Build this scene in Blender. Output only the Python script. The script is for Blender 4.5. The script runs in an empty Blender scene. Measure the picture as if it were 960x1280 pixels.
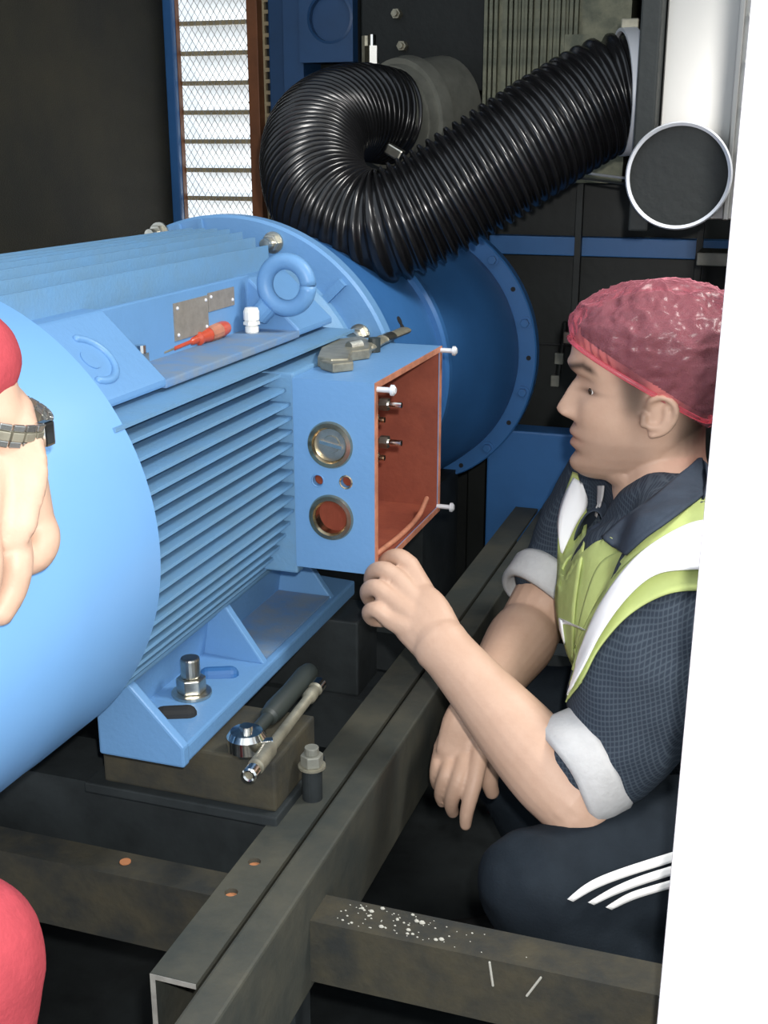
import bpy, bmesh, math, random
import numpy as np
from mathutils import Vector, Matrix
from mathutils.bvhtree import BVHTree
random.seed(7)
rng = np.random.default_rng(7)
SC = bpy.context.scene
COL = SC.collection

# ------------------------------------------------------------------ camera
FPX, CX, CY, CAMH = 1480.0, 480.0, 640.0, 1.17
PITCH = math.atan2(460, FPX)
YAW = math.atan2(520, math.hypot(FPX, 460))
FH = np.array([-math.sin(YAW), math.cos(YAW), 0.0])          # horizontal heading
RT = np.array([math.cos(YAW), math.sin(YAW), 0.0])           # to the right
FW = FH * math.cos(PITCH) + np.array([0, 0, -math.sin(PITCH)])
DN = np.cross(FW, RT)
if DN[2] > 0: DN = -DN
C0 = np.array([0.0, 0.0, CAMH])
cam = bpy.data.cameras.new('camera'); camo = bpy.data.objects.new('camera', cam)
COL.objects.link(camo); SC.camera = camo
cam.lens = FPX / 1280 * 36; cam.sensor_width = 36; cam.clip_start = 0.02
camo.location = C0; camo.rotation_euler = (math.pi / 2 - PITCH, 0, YAW)

def ray(u, v): return RT * (u - CX) / FPX + DN * (v - CY) / FPX + FW
def atd(u, v, d): return C0 + ray(u, v) * d                   # a point by its distance
def aty(u, v, y): r = ray(u, v); return C0 + r * (y / r[1])
def atx(u, v, x): r = ray(u, v); return C0 + r * (x / r[0])
def atz(u, v, z): r = ray(u, v); return C0 + r * ((z - CAMH) / r[2])

# ------------------------------------------------------------------ light
SC.view_settings.view_transform = 'Standard'; SC.view_settings.look = 'None'
SC.view_settings.gamma = 1; SC.view_settings.use_curve_mapping = False
SC.view_settings.exposure = 0.35
world = bpy.data.worlds.new('daylight'); SC.world = world; world.use_nodes = True
bg = world.node_tree.nodes['Background']; bg.inputs[0].default_value = (0.80, 0.90, 1.0, 1); bg.inputs[1].default_value = 0.95

def lamp(name, kind, loc, energy, color=(1, 1, 1), size=0.1, target=None):
    l = bpy.data.lights.new(name, kind); l.energy = energy; l.color = color
    if kind == 'AREA': l.size = size
    else: l.shadow_soft_size = size
    o = bpy.data.objects.new(name, l); COL.objects.link(o); o.location = loc
    if target is not None:
        o.rotation_euler = (Vector(target) - Vector(loc)).to_track_quat('-Z', 'Y').to_euler()
    return o
# the flash of the camera, and daylight outside the louvre
lamp('camera_flash', 'POINT', tuple(C0 + RT * 0.03 + np.array([0, 0, 0.05])), 41.0, (1, 0.97, 0.93), 0.012)
lamp('daylight_outside', 'AREA', (-1.30, 3.9, 0.2), 75.0, (0.95, 0.98, 1.0), 1.8, (-1.28, 2.65, 1.25))
lamp('workshop_lamp', 'AREA', (0.50, 1.45, 2.0), 15.0, (1.0, 0.97, 0.92), 0.30, (0.05, 1.40, 0.9))

# ------------------------------------------------------------------ materials
def mat(name, color, rough=0.5, metal=0.0, var=0.0, scale=8.0, bump=0.0, bscale=60.0, spec=0.5, color2=None, stretch=None, sheen=0.0, sss=0.0):
    m = bpy.data.materials.new(name); m.use_nodes = True
    nt = m.node_tree; b = nt.nodes['Principled BSDF']
    b.inputs['Base Color'].default_value = (*color, 1); b.inputs['Roughness'].default_value = rough
    b.inputs['Metallic'].default_value = metal; b.inputs['Specular IOR Level'].default_value = spec
    if sheen: b.inputs['Sheen Weight'].default_value = sheen
    if sss:
        b.inputs['Subsurface Weight'].default_value = sss; b.inputs['Subsurface Radius'].default_value = (0.010, 0.004, 0.002)
        b.inputs['Subsurface Scale'].default_value = 0.6
    tc = nt.nodes.new('ShaderNodeTexCoord'); src = tc.outputs['Object']
    if stretch:
        mp = nt.nodes.new('ShaderNodeMapping'); mp.inputs['Scale'].default_value = stretch
        nt.links.new(src, mp.inputs[0]); src = mp.outputs[0]
    if var or color2:
        n = nt.nodes.new('ShaderNodeTexNoise'); n.inputs['Scale'].default_value = scale; n.inputs['Detail'].default_value = 6
        n.inputs['Roughness'].default_value = 0.65
        nt.links.new(src, n.inputs['Vector'])
        r = nt.nodes.new('ShaderNodeValToRGB')
        c2 = color2 or tuple(c * (1 - var) for c in color)
        r.color_ramp.elements[0].position = 0.36; r.color_ramp.elements[0].color = (*c2, 1)
        r.color_ramp.elements[1].position = 0.62; r.color_ramp.elements[1].color = (*color, 1)
        nt.links.new(n.outputs['Fac'], r.inputs[0]); nt.links.new(r.outputs[0], b.inputs['Base Color'])
    if bump:
        n2 = nt.nodes.new('ShaderNodeTexNoise'); n2.inputs['Scale'].default_value = bscale; n2.inputs['Detail'].default_value = 4
        nt.links.new(src, n2.inputs['Vector'])
        bp = nt.nodes.new('ShaderNodeBump'); bp.inputs['Strength'].default_value = bump; bp.inputs['Distance'].default_value = 0.004
        nt.links.new(n2.outputs['Fac'], bp.inputs['Height']); nt.links.new(bp.outputs[0], b.inputs['Normal'])
    return m
M = {}
M['blue'] = mat('blue_paint', (0.140, 0.305, 0.555), 0.42, 0, 0, 5, 0.10, 180, 0.4, color2=(0.130, 0.285, 0.51))
M['cowl'] = mat('blue_sheet_paint', (0.175, 0.385, 0.70), 0.38, 0, 0, 3, 0.05, 30, 0.45, color2=(0.165, 0.365, 0.68))
M['fin'] = mat('blue_cast_paint', (0.140, 0.30, 0.50), 0.5, 0, 0, 20, 0.15, 220, 0.35, color2=(0.145, 0.285, 0.44))
M['dusty'] = mat('dusty_blue_paint', (0.20, 0.26, 0.33), 0.75, 0, 0, 22, 0.1, 200, 0.2, color2=(0.12, 0.25, 0.46))
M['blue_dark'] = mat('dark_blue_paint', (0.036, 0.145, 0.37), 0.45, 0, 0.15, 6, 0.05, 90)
M['navy'] = mat('navy_sheet_paint', (0.020, 0.075, 0.19), 0.5, 0, 0.2, 6)
M['primer'] = mat('red_oxide_primer', (0.27, 0.070, 0.040), 0.6, 0, 0, 18, 0.1, 120, 0.3, color2=(0.21, 0.052, 0.032))
M['primer_edge'] = mat('rubbed_primer_edge', (0.55, 0.22, 0.13), 0.6, 0, 0.35, 40, 0.1)
M['chrome'] = mat('chromed_steel', (0.75, 0.74, 0.70), 0.16, 1.0)
M['zinc'] = mat('zinc_plated_steel', (0.62, 0.60, 0.52), 0.32, 1.0, 0.25, 60, 0.05)
M['zincw'] = mat('bright_zinc', (0.72, 0.74, 0.78), 0.45, 0.3)
M['brass'] = mat('nickel_brass', (0.62, 0.50, 0.33), 0.22, 1.0, 0.3, 30)
M['toolsteel'] = mat('worn_tool_steel', (0.36, 0.34, 0.26), 0.42, 0.5, 0.35, 40, 0.1)
M['darkhole'] = mat('dark_opening', (0.012, 0.013, 0.014), 0.8)
M['rubber'] = mat('black_hose_plastic', (0.010, 0.010, 0.011), 0.24, 0, 0.3, 20, 0, 1, 0.55)
M['grip'] = mat('black_rubber_grip', (0.03, 0.038, 0.035), 0.5)
M['skid'] = mat('dusty_dark_steel', (0.075, 0.073, 0.056), 0.62, 0.0, 0, 9, 0.2, 70, 0.3, color2=(0.042, 0.047, 0.042))
M['skid_dirty'] = mat('rust_dusted_steel', (0.062, 0.055, 0.036), 0.7, 0.0, 0, 14, 0.25, 90, 0.3, color2=(0.028, 0.030, 0.028))
M['skid_black'] = mat('black_shaded_steel', (0.030, 0.036, 0.038), 0.6, 0, 0.4, 12, 0.15, 60, 0.25)  # black frame steel, also puts shade into parts under and behind the motor
M['cut_edge'] = mat('bare_cut_edge', (0.42, 0.42, 0.38), 0.5, 0.2, 0.3, 60)
M['rust'] = mat('rusty_hole', (0.42, 0.17, 0.07), 0.8)
M['foam'] = mat('black_acoustic_foam', (0.042, 0.038, 0.022), 0.75, 0, 0, 2.2, 0.6, 320, 0.25, color2=(0.022, 0.022, 0.016))
M['floor'] = mat('oily_steel_floor', (0.020, 0.024, 0.025), 0.6, 0, 0.5, 8, 0.2, 40, 0.3)
M['wall'] = mat('black_cabinet_lining', (0.018, 0.022, 0.022), 0.6, 0, 0.3, 6, 0.2, 90, 0.3)
M['panel'] = mat('charcoal_sheet', (0.017, 0.021, 0.020), 0.5, 0, 0.35, 5, 0.1, 60, 0.4)
M['slat'] = mat('white_louvre_paint', (0.86, 0.87, 0.87), 0.5)
M['meshwire'] = mat('grey_expanded_metal', (0.46, 0.46, 0.44), 0.5, 0.3)
M['orange'] = mat('brown_orange_primer', (0.24, 0.085, 0.03), 0.6, 0, 0.3, 12)
M['tan'] = mat('tan_slotted_strip', (0.42, 0.34, 0.20), 0.6, 0, 0.2, 40)
M['silver'] = mat('brushed_silver_sheet', (0.34, 0.335, 0.32), 0.30, 0.75, 0.05, 3)
M['greyalu'] = mat('dull_grey_aluminium', (0.27, 0.27, 0.23), 0.5, 0.3, 0.3, 16, 0.1, 90)
M['cooler'] = mat('dusty_cooler_fins', (0.20, 0.20, 0.135), 0.55, 0.2, 0, 24, 0.2, 80, 0.4, color2=(0.09, 0.10, 0.07))
M['pipe'] = mat('dark_pipe', (0.09, 0.095, 0.09), 0.4, 0.4)
M['door'] = mat('white_door_paint', (0.90, 0.90, 0.90), 0.45)
M['white_plastic'] = mat('white_plastic', (0.85, 0.84, 0.78), 0.35)
M['red_plastic'] = mat('red_handle_plastic', (0.62, 0.09, 0.04), 0.3, 0, 0.25, 30)
M['plate'] = mat('etched_nameplate', (0.33, 0.29, 0.24), 0.45, 0.25, 0.2, 90)
M['skin'] = mat('skin', (0.56, 0.37, 0.27), 0.5, 0, 0, 26, 0.06, 300, 0.35, color2=(0.52, 0.335, 0.24))
M['hair'] = mat('short_dark_hair', (0.045, 0.035, 0.026), 0.7, 0, 0.4, 160, 0.8, 500, 0.2)
M['tracksuit'] = mat('navy_tracksuit', (0.014, 0.020, 0.027), 0.8, 0, 0, 30, 0.15, 400, 0.15, color2=(0.011, 0.016, 0.022))
M['cuff'] = mat('pale_grey_cuff_lining', (0.52, 0.52, 0.52), 0.8, 0, 0.1, 40, 0.2, 200, 0.2)
M['collar'] = mat('navy_collar', (0.045, 0.060, 0.085), 0.8, 0, 0.15, 50, 0.15, 300, 0.2)
M['hivis'] = mat('hi_vis_yellow_fabric', (0.47, 0.55, 0.20), 0.65, 0, 0, 14, 0.25, 60, 0.3, color2=(0.41, 0.48, 0.17))
M['tape'] = mat('silver_white_reflective_tape', (0.97, 0.97, 0.97), 0.35, 0, 0, 1, 0, 1, 0.8)
M['stripe'] = mat('white_stripe', (0.80, 0.80, 0.78), 0.6)
M['red_cloth'] = mat('red_work_cloth', (0.46, 0.065, 0.08), 0.8, 0, 0.15, 30, 0.2, 200, 0.2)
M['shoe'] = mat('black_shoe', (0.02, 0.02, 0.02), 0.5)
M['watch'] = mat('watch_steel', (0.55, 0.55, 0.52), 0.25, 0.9)
M['lens'] = mat('eye_white', (0.75, 0.72, 0.68), 0.2)
M['iris'] = mat('dark_iris', (0.04, 0.025, 0.015), 0.1)
M['wire'] = mat('black_cable', (0.03, 0.03, 0.03), 0.4)
M['debris'] = mat('pale_debris', (0.45, 0.44, 0.38), 0.8)

def checked():
    m = mat('navy_check_fabric', (0.028, 0.040, 0.062), 0.8, 0, 0, 30, 0.1, 300, 0.2)
    nt = m.node_tree; b = nt.nodes['Principled BSDF']
    tc = nt.nodes.new('ShaderNodeTexCoord'); last = None
    for rot in ((0, 0.25, YAW), (0, math.pi / 2 + 0.25, YAW)):
        mp = nt.nodes.new('ShaderNodeMapping'); mp.inputs['Rotation'].default_value = rot
        nt.links.new(tc.outputs['Object'], mp.inputs[0])
        w = nt.nodes.new('ShaderNodeTexWave'); w.inputs['Scale'].default_value = 75; w.inputs['Distortion'].default_value = 0.6
        w.bands_direction = 'X'; nt.links.new(mp.outputs[0], w.inputs[0])
        p = nt.nodes.new('ShaderNodeMath'); p.operation = 'POWER'; p.inputs[1].default_value = 5
        nt.links.new(w.outputs['Fac'], p.inputs[0])
        if last:
            a = nt.nodes.new('ShaderNodeMath'); a.operation = 'ADD'; a.use_clamp = True
            nt.links.new(last.outputs[0], a.inputs[0]); nt.links.new(p.outputs[0], a.inputs[1]); last = a
        else: last = p
    mx = nt.nodes.new('ShaderNodeMix'); mx.data_type = 'RGBA'
    mx.inputs[6].default_value = (0.024, 0.034, 0.050, 1); mx.inputs[7].default_value = (0.052, 0.068, 0.088, 1)
    nt.links.new(last.outputs[0], mx.inputs[0]); nt.links.new(mx.outputs[2], b.inputs['Base Color'])
    return m
M['check'] = checked()

def pink_cap():
    m = mat('pink_cap_film', (0.85, 0.29, 0.36), 0.29, 0, 0, 1, 0.35, 70, 0.8)
    nt = m.node_tree; b = nt.nodes['Principled BSDF']; out = nt.nodes['Material Output']
    t = nt.nodes.new('ShaderNodeBsdfTransparent'); t.inputs[0].default_value = (1.0, 0.66, 0.70, 1)
    lw = nt.nodes.new('ShaderNodeFresnel'); lw.inputs[0].default_value = 1.2
    ad = nt.nodes.new('ShaderNodeMath'); ad.operation = 'ADD'; ad.inputs[1].default_value = 0.20; ad.use_clamp = True; nt.links.new(lw.outputs[0], ad.inputs[0])
    mx = nt.nodes.new('ShaderNodeMixShader'); nt.links.new(ad.outputs[0], mx.inputs[0])
    nt.links.new(t.outputs[0], mx.inputs[1]); nt.links.new(b.outputs[0], mx.inputs[2]); nt.links.new(mx.outputs[0], out.inputs[0])
    return m
M['cap'] = pink_cap()

# ------------------------------------------------------------------ mesh helpers
class MB:
    def __init__(s): s.v = []; s.f = []
    def add(s, v, f):
        k = len(s.v); s.v += [tuple(map(float, p)) for p in v]; s.f += [tuple(i + k for i in q) for q in f]; return s
    def box(s, lo, hi, rot=None, about=None):
        (a, b, c), (d, e, g) = lo, hi
        v = np.array([(a, b, c), (d, b, c), (d, e, c), (a, e, c), (a, b, g), (d, b, g), (d, e, g), (a, e, g)], float)
        if rot is not None:
            o = np.array(about if about is not None else v.mean(0)); v = (v - o) @ np.array(rot).T + o
        return s.add(v, [(0, 3, 2, 1), (4, 5, 6, 7), (0, 1, 5, 4), (1, 2, 6, 5), (2, 3, 7, 6), (3, 0, 4, 7)])
    def lathe(s, prof, org, axis, seg=32, cap=True):
        org = np.array(org, float); ax = np.array(axis, float); ax /= np.linalg.norm(ax)
        t = np.array([0, 0, 1.0]) if abs(ax[2]) < 0.9 else np.array([1.0, 0, 0])
        e1 = np.cross(ax, t); e1 /= np.linalg.norm(e1); e2 = np.cross(ax, e1)
        v = []
        for h, r in prof:
            for k in range(seg):
                a = 2 * math.pi * k / seg; v.append(org + ax * h + (e1 * math.cos(a) + e2 * math.sin(a)) * max(r, 1e-5))
        n = len(prof); f = []
        for i in range(n - 1):
            for k in range(seg):
                k2 = (k + 1) % seg; f.append((i * seg + k, i * seg + k2, (i + 1) * seg + k2, (i + 1) * seg + k))
        if cap:
            f.append(tuple(range(seg - 1, -1, -1))); f.append(tuple((n - 1) * seg + k for k in range(seg)))
        return s.add(v, f)
    def cyl(s, a, b, r, seg=20, r2=None):
        a = np.array(a, float); b = np.array(b, float); L = np.linalg.norm(b - a)
        return s.lathe([(0, r), (L, r if r2 is None else r2)], a, b - a, seg)
    def prism(s, poly, d):
        p = np.array(poly, float); d = np.array(d, float); n = len(p)
        f = [tuple(range(n - 1, -1, -1)), tuple(range(n, 2 * n))] + [(i, (i + 1) % n, n + (i + 1) % n, n + i) for i in range(n)]
        return s.add(np.r_[p, p + d], f)
    def tube(s, pts, rad, seg=16, rnd=True, hint=None):
        """swept tube; rad: number or (across, along-hint) pairs; rounded ends"""
        P = np.array(pts, float); n = len(P)
        R = [(r, r) if np.isscalar(r) else tuple(r) for r in (rad if hasattr(rad, '__len__') and len(rad) == n else [rad] * n)]
        T = np.gradient(P, axis=0); T /= np.linalg.norm(T, axis=1)[:, None] + 1e-12
        h = np.array(hint if hint is not None else ((0, 0, 1) if abs(T[0][2]) < 0.9 else (1, 0, 0)), float)
        rings = []; N = None
        for i in range(n):
            N = (h if (hint is not None or N is None) else N); N = N - T[i] * (N @ T[i])
            if np.linalg.norm(N) < 1e-6: N = np.cross(T[i], (1, 0.3, 0.2))
            N = N / np.linalg.norm(N); B = np.cross(T[i], N); rings.append((P[i], B * R[i][0], N * R[i][1], T[i], max(R[i])))
        out = []
        if rnd:
            p, b, q, t, r = rings[0]
            for a in (75, 45, 20): out.append((p - t * r * math.sin(math.radians(a)), b * math.cos(math.radians(a)), q * math.cos(math.radians(a))))
        out += [(p, b, q) for p, b, q, _, _ in rings]
        if rnd:
            p, b, q, t, r = rings[-1]
            for a in (20, 45, 75): out.append((p + t * r * math.sin(math.radians(a)), b * math.cos(math.radians(a)), q * math.cos(math.radians(a))))
        v = [p + b * math.cos(2 * math.pi * k / seg) + q * math.sin(2 * math.pi * k / seg) for p, b, q in out for k in range(seg)]
        m = len(out)
        f = [(i * seg + k, i * seg + (k + 1) % seg, (i + 1) * seg + (k + 1) % seg, (i + 1) * seg + k) for i in range(m - 1) for k in range(seg)]
        f += [tuple(range(seg - 1, -1, -1)), tuple((m - 1) * seg + k for k in range(seg))]
        return s.add(v, f)
    def ball(s, c, r, seg=20, rings=12):
        r = np.array([r, r, r] if np.isscalar(r) else r, float); c = np.array(c, float)
        v = [c + r * (0, 0, -1)]
        for i in range(1, rings):
            t = math.pi * i / rings
            v += [c + r * (math.sin(t) * math.cos(2 * math.pi * k / seg), math.sin(t) * math.sin(2 * math.pi * k / seg), -math.cos(t)) for k in range(seg)]
        v.append(c + r * (0, 0, 1)); f = [(0, 1 + (k + 1) % seg, 1 + k) for k in range(seg)]
        for i in range(rings - 2):
            f += [(1 + i * seg + k, 1 + i * seg + (k + 1) % seg, 1 + (i + 1) * seg + (k + 1) % seg, 1 + (i + 1) * seg + k) for k in range(seg)]
        L = len(v) - 1; b = 1 + (rings - 2) * seg
        f += [(b + k, b + (k + 1) % seg, L) for k in range(seg)]
        return s.add(v, f)
    def mesh(s, name):
        me = bpy.data.meshes.new(name); me.from_pydata(s.v, [], s.f); me.update(); return me
    def build(s, name, material, parent=None, smooth=None, bevel=0.0, keep=False):
        me = s.mesh(name)
        bm = bmesh.new(); bm.from_mesh(me)
        bmesh.ops.recalc_face_normals(bm, faces=bm.faces)
        if bevel:
            es = [e for e in bm.edges if len(e.link_faces) == 2 and e.calc_face_angle(0) > 0.6]
            bmesh.ops.bevel(bm, geom=es, offset=bevel, segments=2, affect='EDGES', profile=0.6)
        bm.to_mesh(me); bm.free()
        return link(name, me, material, parent, smooth)

def link(name, me, material, parent=None, smooth=None):
    o = bpy.data.objects.new(name, me); COL.objects.link(o)
    me.materials.append(M[material] if isinstance(material, str) else material)
    if smooth is not None:
        me.polygons.foreach_set('use_smooth', [True] * len(me.polygons))
        if smooth < 3: me.set_sharp_from_angle(angle=smooth)
    if parent is not None: put(o, parent)
    return o
def put(o, parent):
    o.parent = parent; o.matrix_parent_inverse = Matrix.Translation(-world_loc(parent))
def world_loc(o):
    v = Vector(o.location)
    if o.parent is not None: v = world_loc(o.parent) + (o.matrix_parent_inverse @ v)
    return v
def tag(o, label=None, cat=None, group=None, kind=None):
    if label: o['label'] = label
    if cat: o['category'] = cat
    if group: o['group'] = group
    if kind: o['kind'] = kind
    return o
def thing(name, label, cat, loc, group=None):
    o = bpy.data.objects.new(name, None); COL.objects.link(o); o.location = tuple(map(float, loc)); o.empty_display_size = 0.05
    return tag(o, label, cat, group)
def struct(name, mb, material, **k):
    return tag(mb.build(name, material, **k), kind='structure')
def copy_part(o, parent, loc):
    c = o.copy(); COL.objects.link(c); c.parent = parent; c.matrix_parent_inverse = o.matrix_parent_inverse.copy(); c.location = loc
    return c
def remesh(mb, voxel, smooth=4, factor=0.5):
    """one continuous surface out of overlapping closed pieces"""
    me = mb.mesh('tmp'); bm = bmesh.new(); bm.from_mesh(me); bmesh.ops.recalc_face_normals(bm, faces=bm.faces); bm.to_mesh(me); bm.free()
    o = bpy.data.objects.new('tmp', me); COL.objects.link(o)
    r = o.modifiers.new('r', 'REMESH'); r.mode = 'VOXEL'; r.voxel_size = voxel; r.adaptivity = 0
    if smooth:
        s = o.modifiers.new('s', 'SMOOTH'); s.factor = factor; s.iterations = smooth
    dg = bpy.context.evaluated_depsgraph_get(); dg.update()
    out = bpy.data.meshes.new_from_object(o.evaluated_get(dg)); bpy.data.objects.remove(o)
    return out
def cut_holes(mb, holes, name):
    me = mb.mesh(name); o = bpy.data.objects.new('tmp', me); COL.objects.link(o)
    c = MB()
    for a, b, r, seg in holes: c.cyl(a, b, r, seg)
    cm = c.mesh('cut'); bm = bmesh.new(); bm.from_mesh(cm); bmesh.ops.recalc_face_normals(bm, faces=bm.faces); bm.to_mesh(cm); bm.free()
    co = bpy.data.objects.new('cut', cm); COL.objects.link(co)
    bm = bmesh.new(); bm.from_mesh(me); bmesh.ops.recalc_face_normals(bm, faces=bm.faces); bm.to_mesh(me); bm.free()
    md = o.modifiers.new('b', 'BOOLEAN'); md.operation = 'DIFFERENCE'; md.object = co; md.solver = 'EXACT'
    dg = bpy.context.evaluated_depsgraph_get(); dg.update()
    out = bpy.data.meshes.new_from_object(o.evaluated_get(dg)); bpy.data.objects.remove(o); bpy.data.objects.remove(co)
    return out
def unit(v): v = np.array(v, float); return v / np.linalg.norm(v)
def rotm(axis, ang): return np.array(Matrix.Rotation(ang, 3, Vector(axis)))
def spline(pts, n):
    """Catmull-Rom resampling by arc length"""
    P = np.array(pts, float); Q = np.r_[[2 * P[0] - P[1]], P, [2 * P[-1] - P[-2]]]; out = []
    for i in range(1, len(Q) - 2):
        for t in np.linspace(0, 1, 24, endpoint=False):
            a, b, c, d = Q[i - 1:i + 3]
            out.append(0.5 * (2 * b + (c - a) * t + (2 * a - 5 * b + 4 * c - d) * t * t + (3 * b - a - 3 * c + d) * t ** 3))
    out.append(P[-1]); out = np.array(out); L = np.r_[0, np.cumsum(np.linalg.norm(np.diff(out, axis=0), axis=1))]
    s = np.linspace(0, L[-1], n); return np.c_[[np.interp(s, L, out[:, k]) for k in range(out.shape[1])]].T
# ================================================================== the enclosure
PI = math.pi
struct('floor', MB().box((-1.6, -0.6, -0.03), (1.3, 3.0, 0.0)), 'floor')
struct('ceiling', MB().box((-1.5, 1.55, 2.1), (1.3, 2.75, 2.16)), 'wall')
struct('wall_left', MB().box((-1.45, 1.0, 0.0), (-1.397, 2.62, 2.1)), 'foam')
wb = MB().box((-1.47, 2.62, 0.0), (1.3, 2.68, 0.72)).box((-1.47, 2.62, 1.80), (1.3, 2.68, 2.1)).box((-1.150, 2.62, 0.72), (1.3, 2.68, 1.80))
struct('wall_back', wb, 'wall')
struct('wall_right', MB().box((1.0, 0.9, 0.0), (1.05, 2.66, 2.1)), 'wall')
# blue corner post beside the foam, orange and blue posts right of the louvre
struct('trim_1', MB().box((-1.3965, 2.585, 0.0), (-1.373, 2.618, 2.1)), 'blue_dark', bevel=0.003)
struct('trim_2', MB().box((-1.178, 2.56, 0.0), (-1.152, 2.618, 2.1)), 'orange', bevel=0.002)
struct('trim_3', MB().box((-1.126, 2.56, 0.0), (-1.06, 2.618, 2.1)), 'navy', bevel=0.003)
st = thing('slotted_strip', 'tan slotted metal strip between the brown orange post and the blue post', 'strip', (-1.139, 2.60, 0.7))
MB().box((-1.151, 2.595, 0.7), (-1.127, 2.612, 1.8)).build('backing', 'darkhole', st)
MB().box((-1.151, 2.585, 0.7), (-1.146, 2.595, 1.8)).box((-1.132, 2.585, 0.7), (-1.127, 2.595, 1.8)).build('edge_rail', 'tan', st)
r0 = None
for k in range(46):
    if r0 is None: r0 = MB().box((-1.146, 2.585, 0.70), (-1.132, 2.594, 0.708)).build('rung', 'tan', st)
    else: copy_part(r0, st, (0, 0, 0.024 * k))

# louvre: white slats, with expanded metal on the inside and daylight behind
lv = thing('louvred_vent', 'white slatted air vent behind expanded metal, bright with daylight', 'vent', (-1.276, 2.64, 0.72))
MB().box((-1.385, 2.60, 0.72), (-1.372, 2.618, 1.80)).box((-1.190, 2.60, 0.72), (-1.179, 2.618, 1.80)).build('frame', 'orange', lv)
s0 = None
pitch = 0.0642
zb0 = aty(275, 248, 2.62)[2] - 0.057 - pitch * 6
for k in range(17):
    z = zb0 + pitch * k
    if s0 is None:
        # inner edge high, outer edge low, a small turned-down lip on the inside
        pr = [(-1.372, 2.626, z + 0.058), (-1.372, 2.630, z + 0.0615), (-1.372, 2.72, z + 0.008), (-1.372, 2.717, z + 0.003)]
        s0 = MB().prism(pr, (0.186, 0, 0)).build('slat', 'slat', lv)
        l0 = MB().box((-1.372, 2.618, z + 0.052), (-1.186, 2.626, z + 0.062)).build('slat_lip', 'tan', lv)
    else:
        copy_part(s0, lv, (0, 0, pitch * k)); copy_part(l0, lv, (0, 0, pitch * k))
# expanded metal: zigzag strands
v, f = [], []
w, t = 0.0080, 0.0010
nrow, ncol = 88, 24
for i in range(nrow):
    z = 0.73 + i * 0.0122
    sgn = 1 if i % 2 else -1
    for j in range(ncol + 1):
        x = -1.372 + j * w
        zz = z + sgn * (0.0061 if j % 2 else -0.0061)
        for dz in (-t, t): v.append((x, 2.6165, zz + dz))
    b = i * (ncol + 1) * 2
    f += [(b + 2 * j, b + 2 * j + 2, b + 2 * j + 3, b + 2 * j + 1) for j in range(ncol)]
me = MB().add(v, f).build('expanded_mesh', 'meshwire', lv); me['kind'] = 'stuff'
sl = me.modifiers.new('s', 'SOLIDIFY'); sl.thickness = 0.001

# blue bracket with a round recess, high beside the hose
br = thing('bracket_plate', 'dark blue plate with a round recess behind the hose loop', 'bracket', (-0.93, 2.45, 1.27))
xa, xb, zb_ = aty(374, 40, 2.44)[0], aty(441, 40, 2.44)[0], aty(400, 78, 2.44)[2]
pm = MB(); pm.box((xa, 2.44, zb_), (xb, 2.47, 1.75))
me = cut_holes(pm, [((xa * .42 + xb * .58, 2.40, zb_ + .085), (xa * .42 + xb * .58, 2.455, zb_ + .085), 0.045, 40)], 'plate'); link('plate', me, 'navy', br)
MB().lathe([(0, 0.045), (0.002, 0.050), (0.006, 0.050), (0.006, 0.045)], (xa * .42 + xb * .58, 2.437, zb_ + .085), (0, 1, 0), 40, cap=False).build('recess_rim', 'navy', br)
MB().box((xa - .045, 2.46, 0.6), (xa, 2.56, 1.9)).build('side_flange', 'navy', br)
MB().box((xa, 2.47, 1.60), (xb, 2.62, 1.64)).build('mount_arm', 'blue_dark', br)

# grey intake pipe with a clamp ring that the hose loops into
ip = thing('intake_pipe', 'grey metal intake pipe with a broad clamp ring behind the hose loop', 'pipe', atd(540, 140, 2.36))
a, b = atd(478, 150, 2.24), atd(600, 122, 2.42); ax = unit(b - a)
MB().lathe([(0, .078), (0, .090), (0.03, .090), (0.03, .094), (0.18, .094)], a, ax, 48).build('pipe_body', 'greyalu', ip, smooth=0.6)
MB().lathe([(0, .091), (0.0, .104), (0.028, .106), (0.030, .094)], a + ax * 0.055, ax, 48, cap=False).build('clamp_ring', 'greyalu', ip, smooth=0.6)
q = atd(493, 190, 2.16); MB().box(q + (-.016, -.01, -.010), q + (.016, .012, .010), rotm((0, 1, 0), 0.5)).build('clamp_lug', 'zinc', ip, bevel=.003)
q = atd(465, 66, 2.25)
MB().cyl(q + (0, 0, -.03), q + (0, 0, .012), .014, 6).cyl(q + (0, 0, .012), q + (0, 0, .032), .008, 12).build('hex_fitting', 'chrome', ip)
q = atd(458, 52, 2.3); MB().cyl(q + (0, 0, -.05), q + (0, 0, .01), .010, 8).build('pipe_nipple', 'toolsteel', ip)
MB().box((-0.70, 2.35, 1.17), (-0.60, 2.62, 1.24)).build('pipe_support', 'wall', ip)

# black corrugated hose
ctr = [(486, 146, 2.24), (452, 141, 2.19), (418, 150, 2.13), (395, 172, 2.06), (390, 208, 1.98), (402, 246, 1.91), (432, 274, 1.86), (476, 284, 1.83), (530, 262, 1.82), (585, 228, 1.81), (650, 186, 1.80), (710, 148, 1.80), (752, 124, 1.80), (774, 117, 1.80), (796, 115, 1.80)]
cp = spline([atd(*c) for c in ctr], 721)
L = np.linalg.norm(np.diff(cp, axis=0), axis=1).sum()
nrib = int(L / 0.0155); s = np.arange(len(cp)) / (len(cp) - 1) * nrib * 2 * PI
rad = 0.0835 + 0.0045 * np.clip(np.cos(s) * 1.6, -1, 1)
hose = thing('corrugated_hose', 'black ribbed air hose looping from the grey pipe to the clamp at right', 'hose', cp[360])
MB().tube(cp, list(rad), 36, rnd=False, hint=(0.2, 0.5, 0.8)).build('hose_wall', 'rubber', hose, smooth=9)
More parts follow.
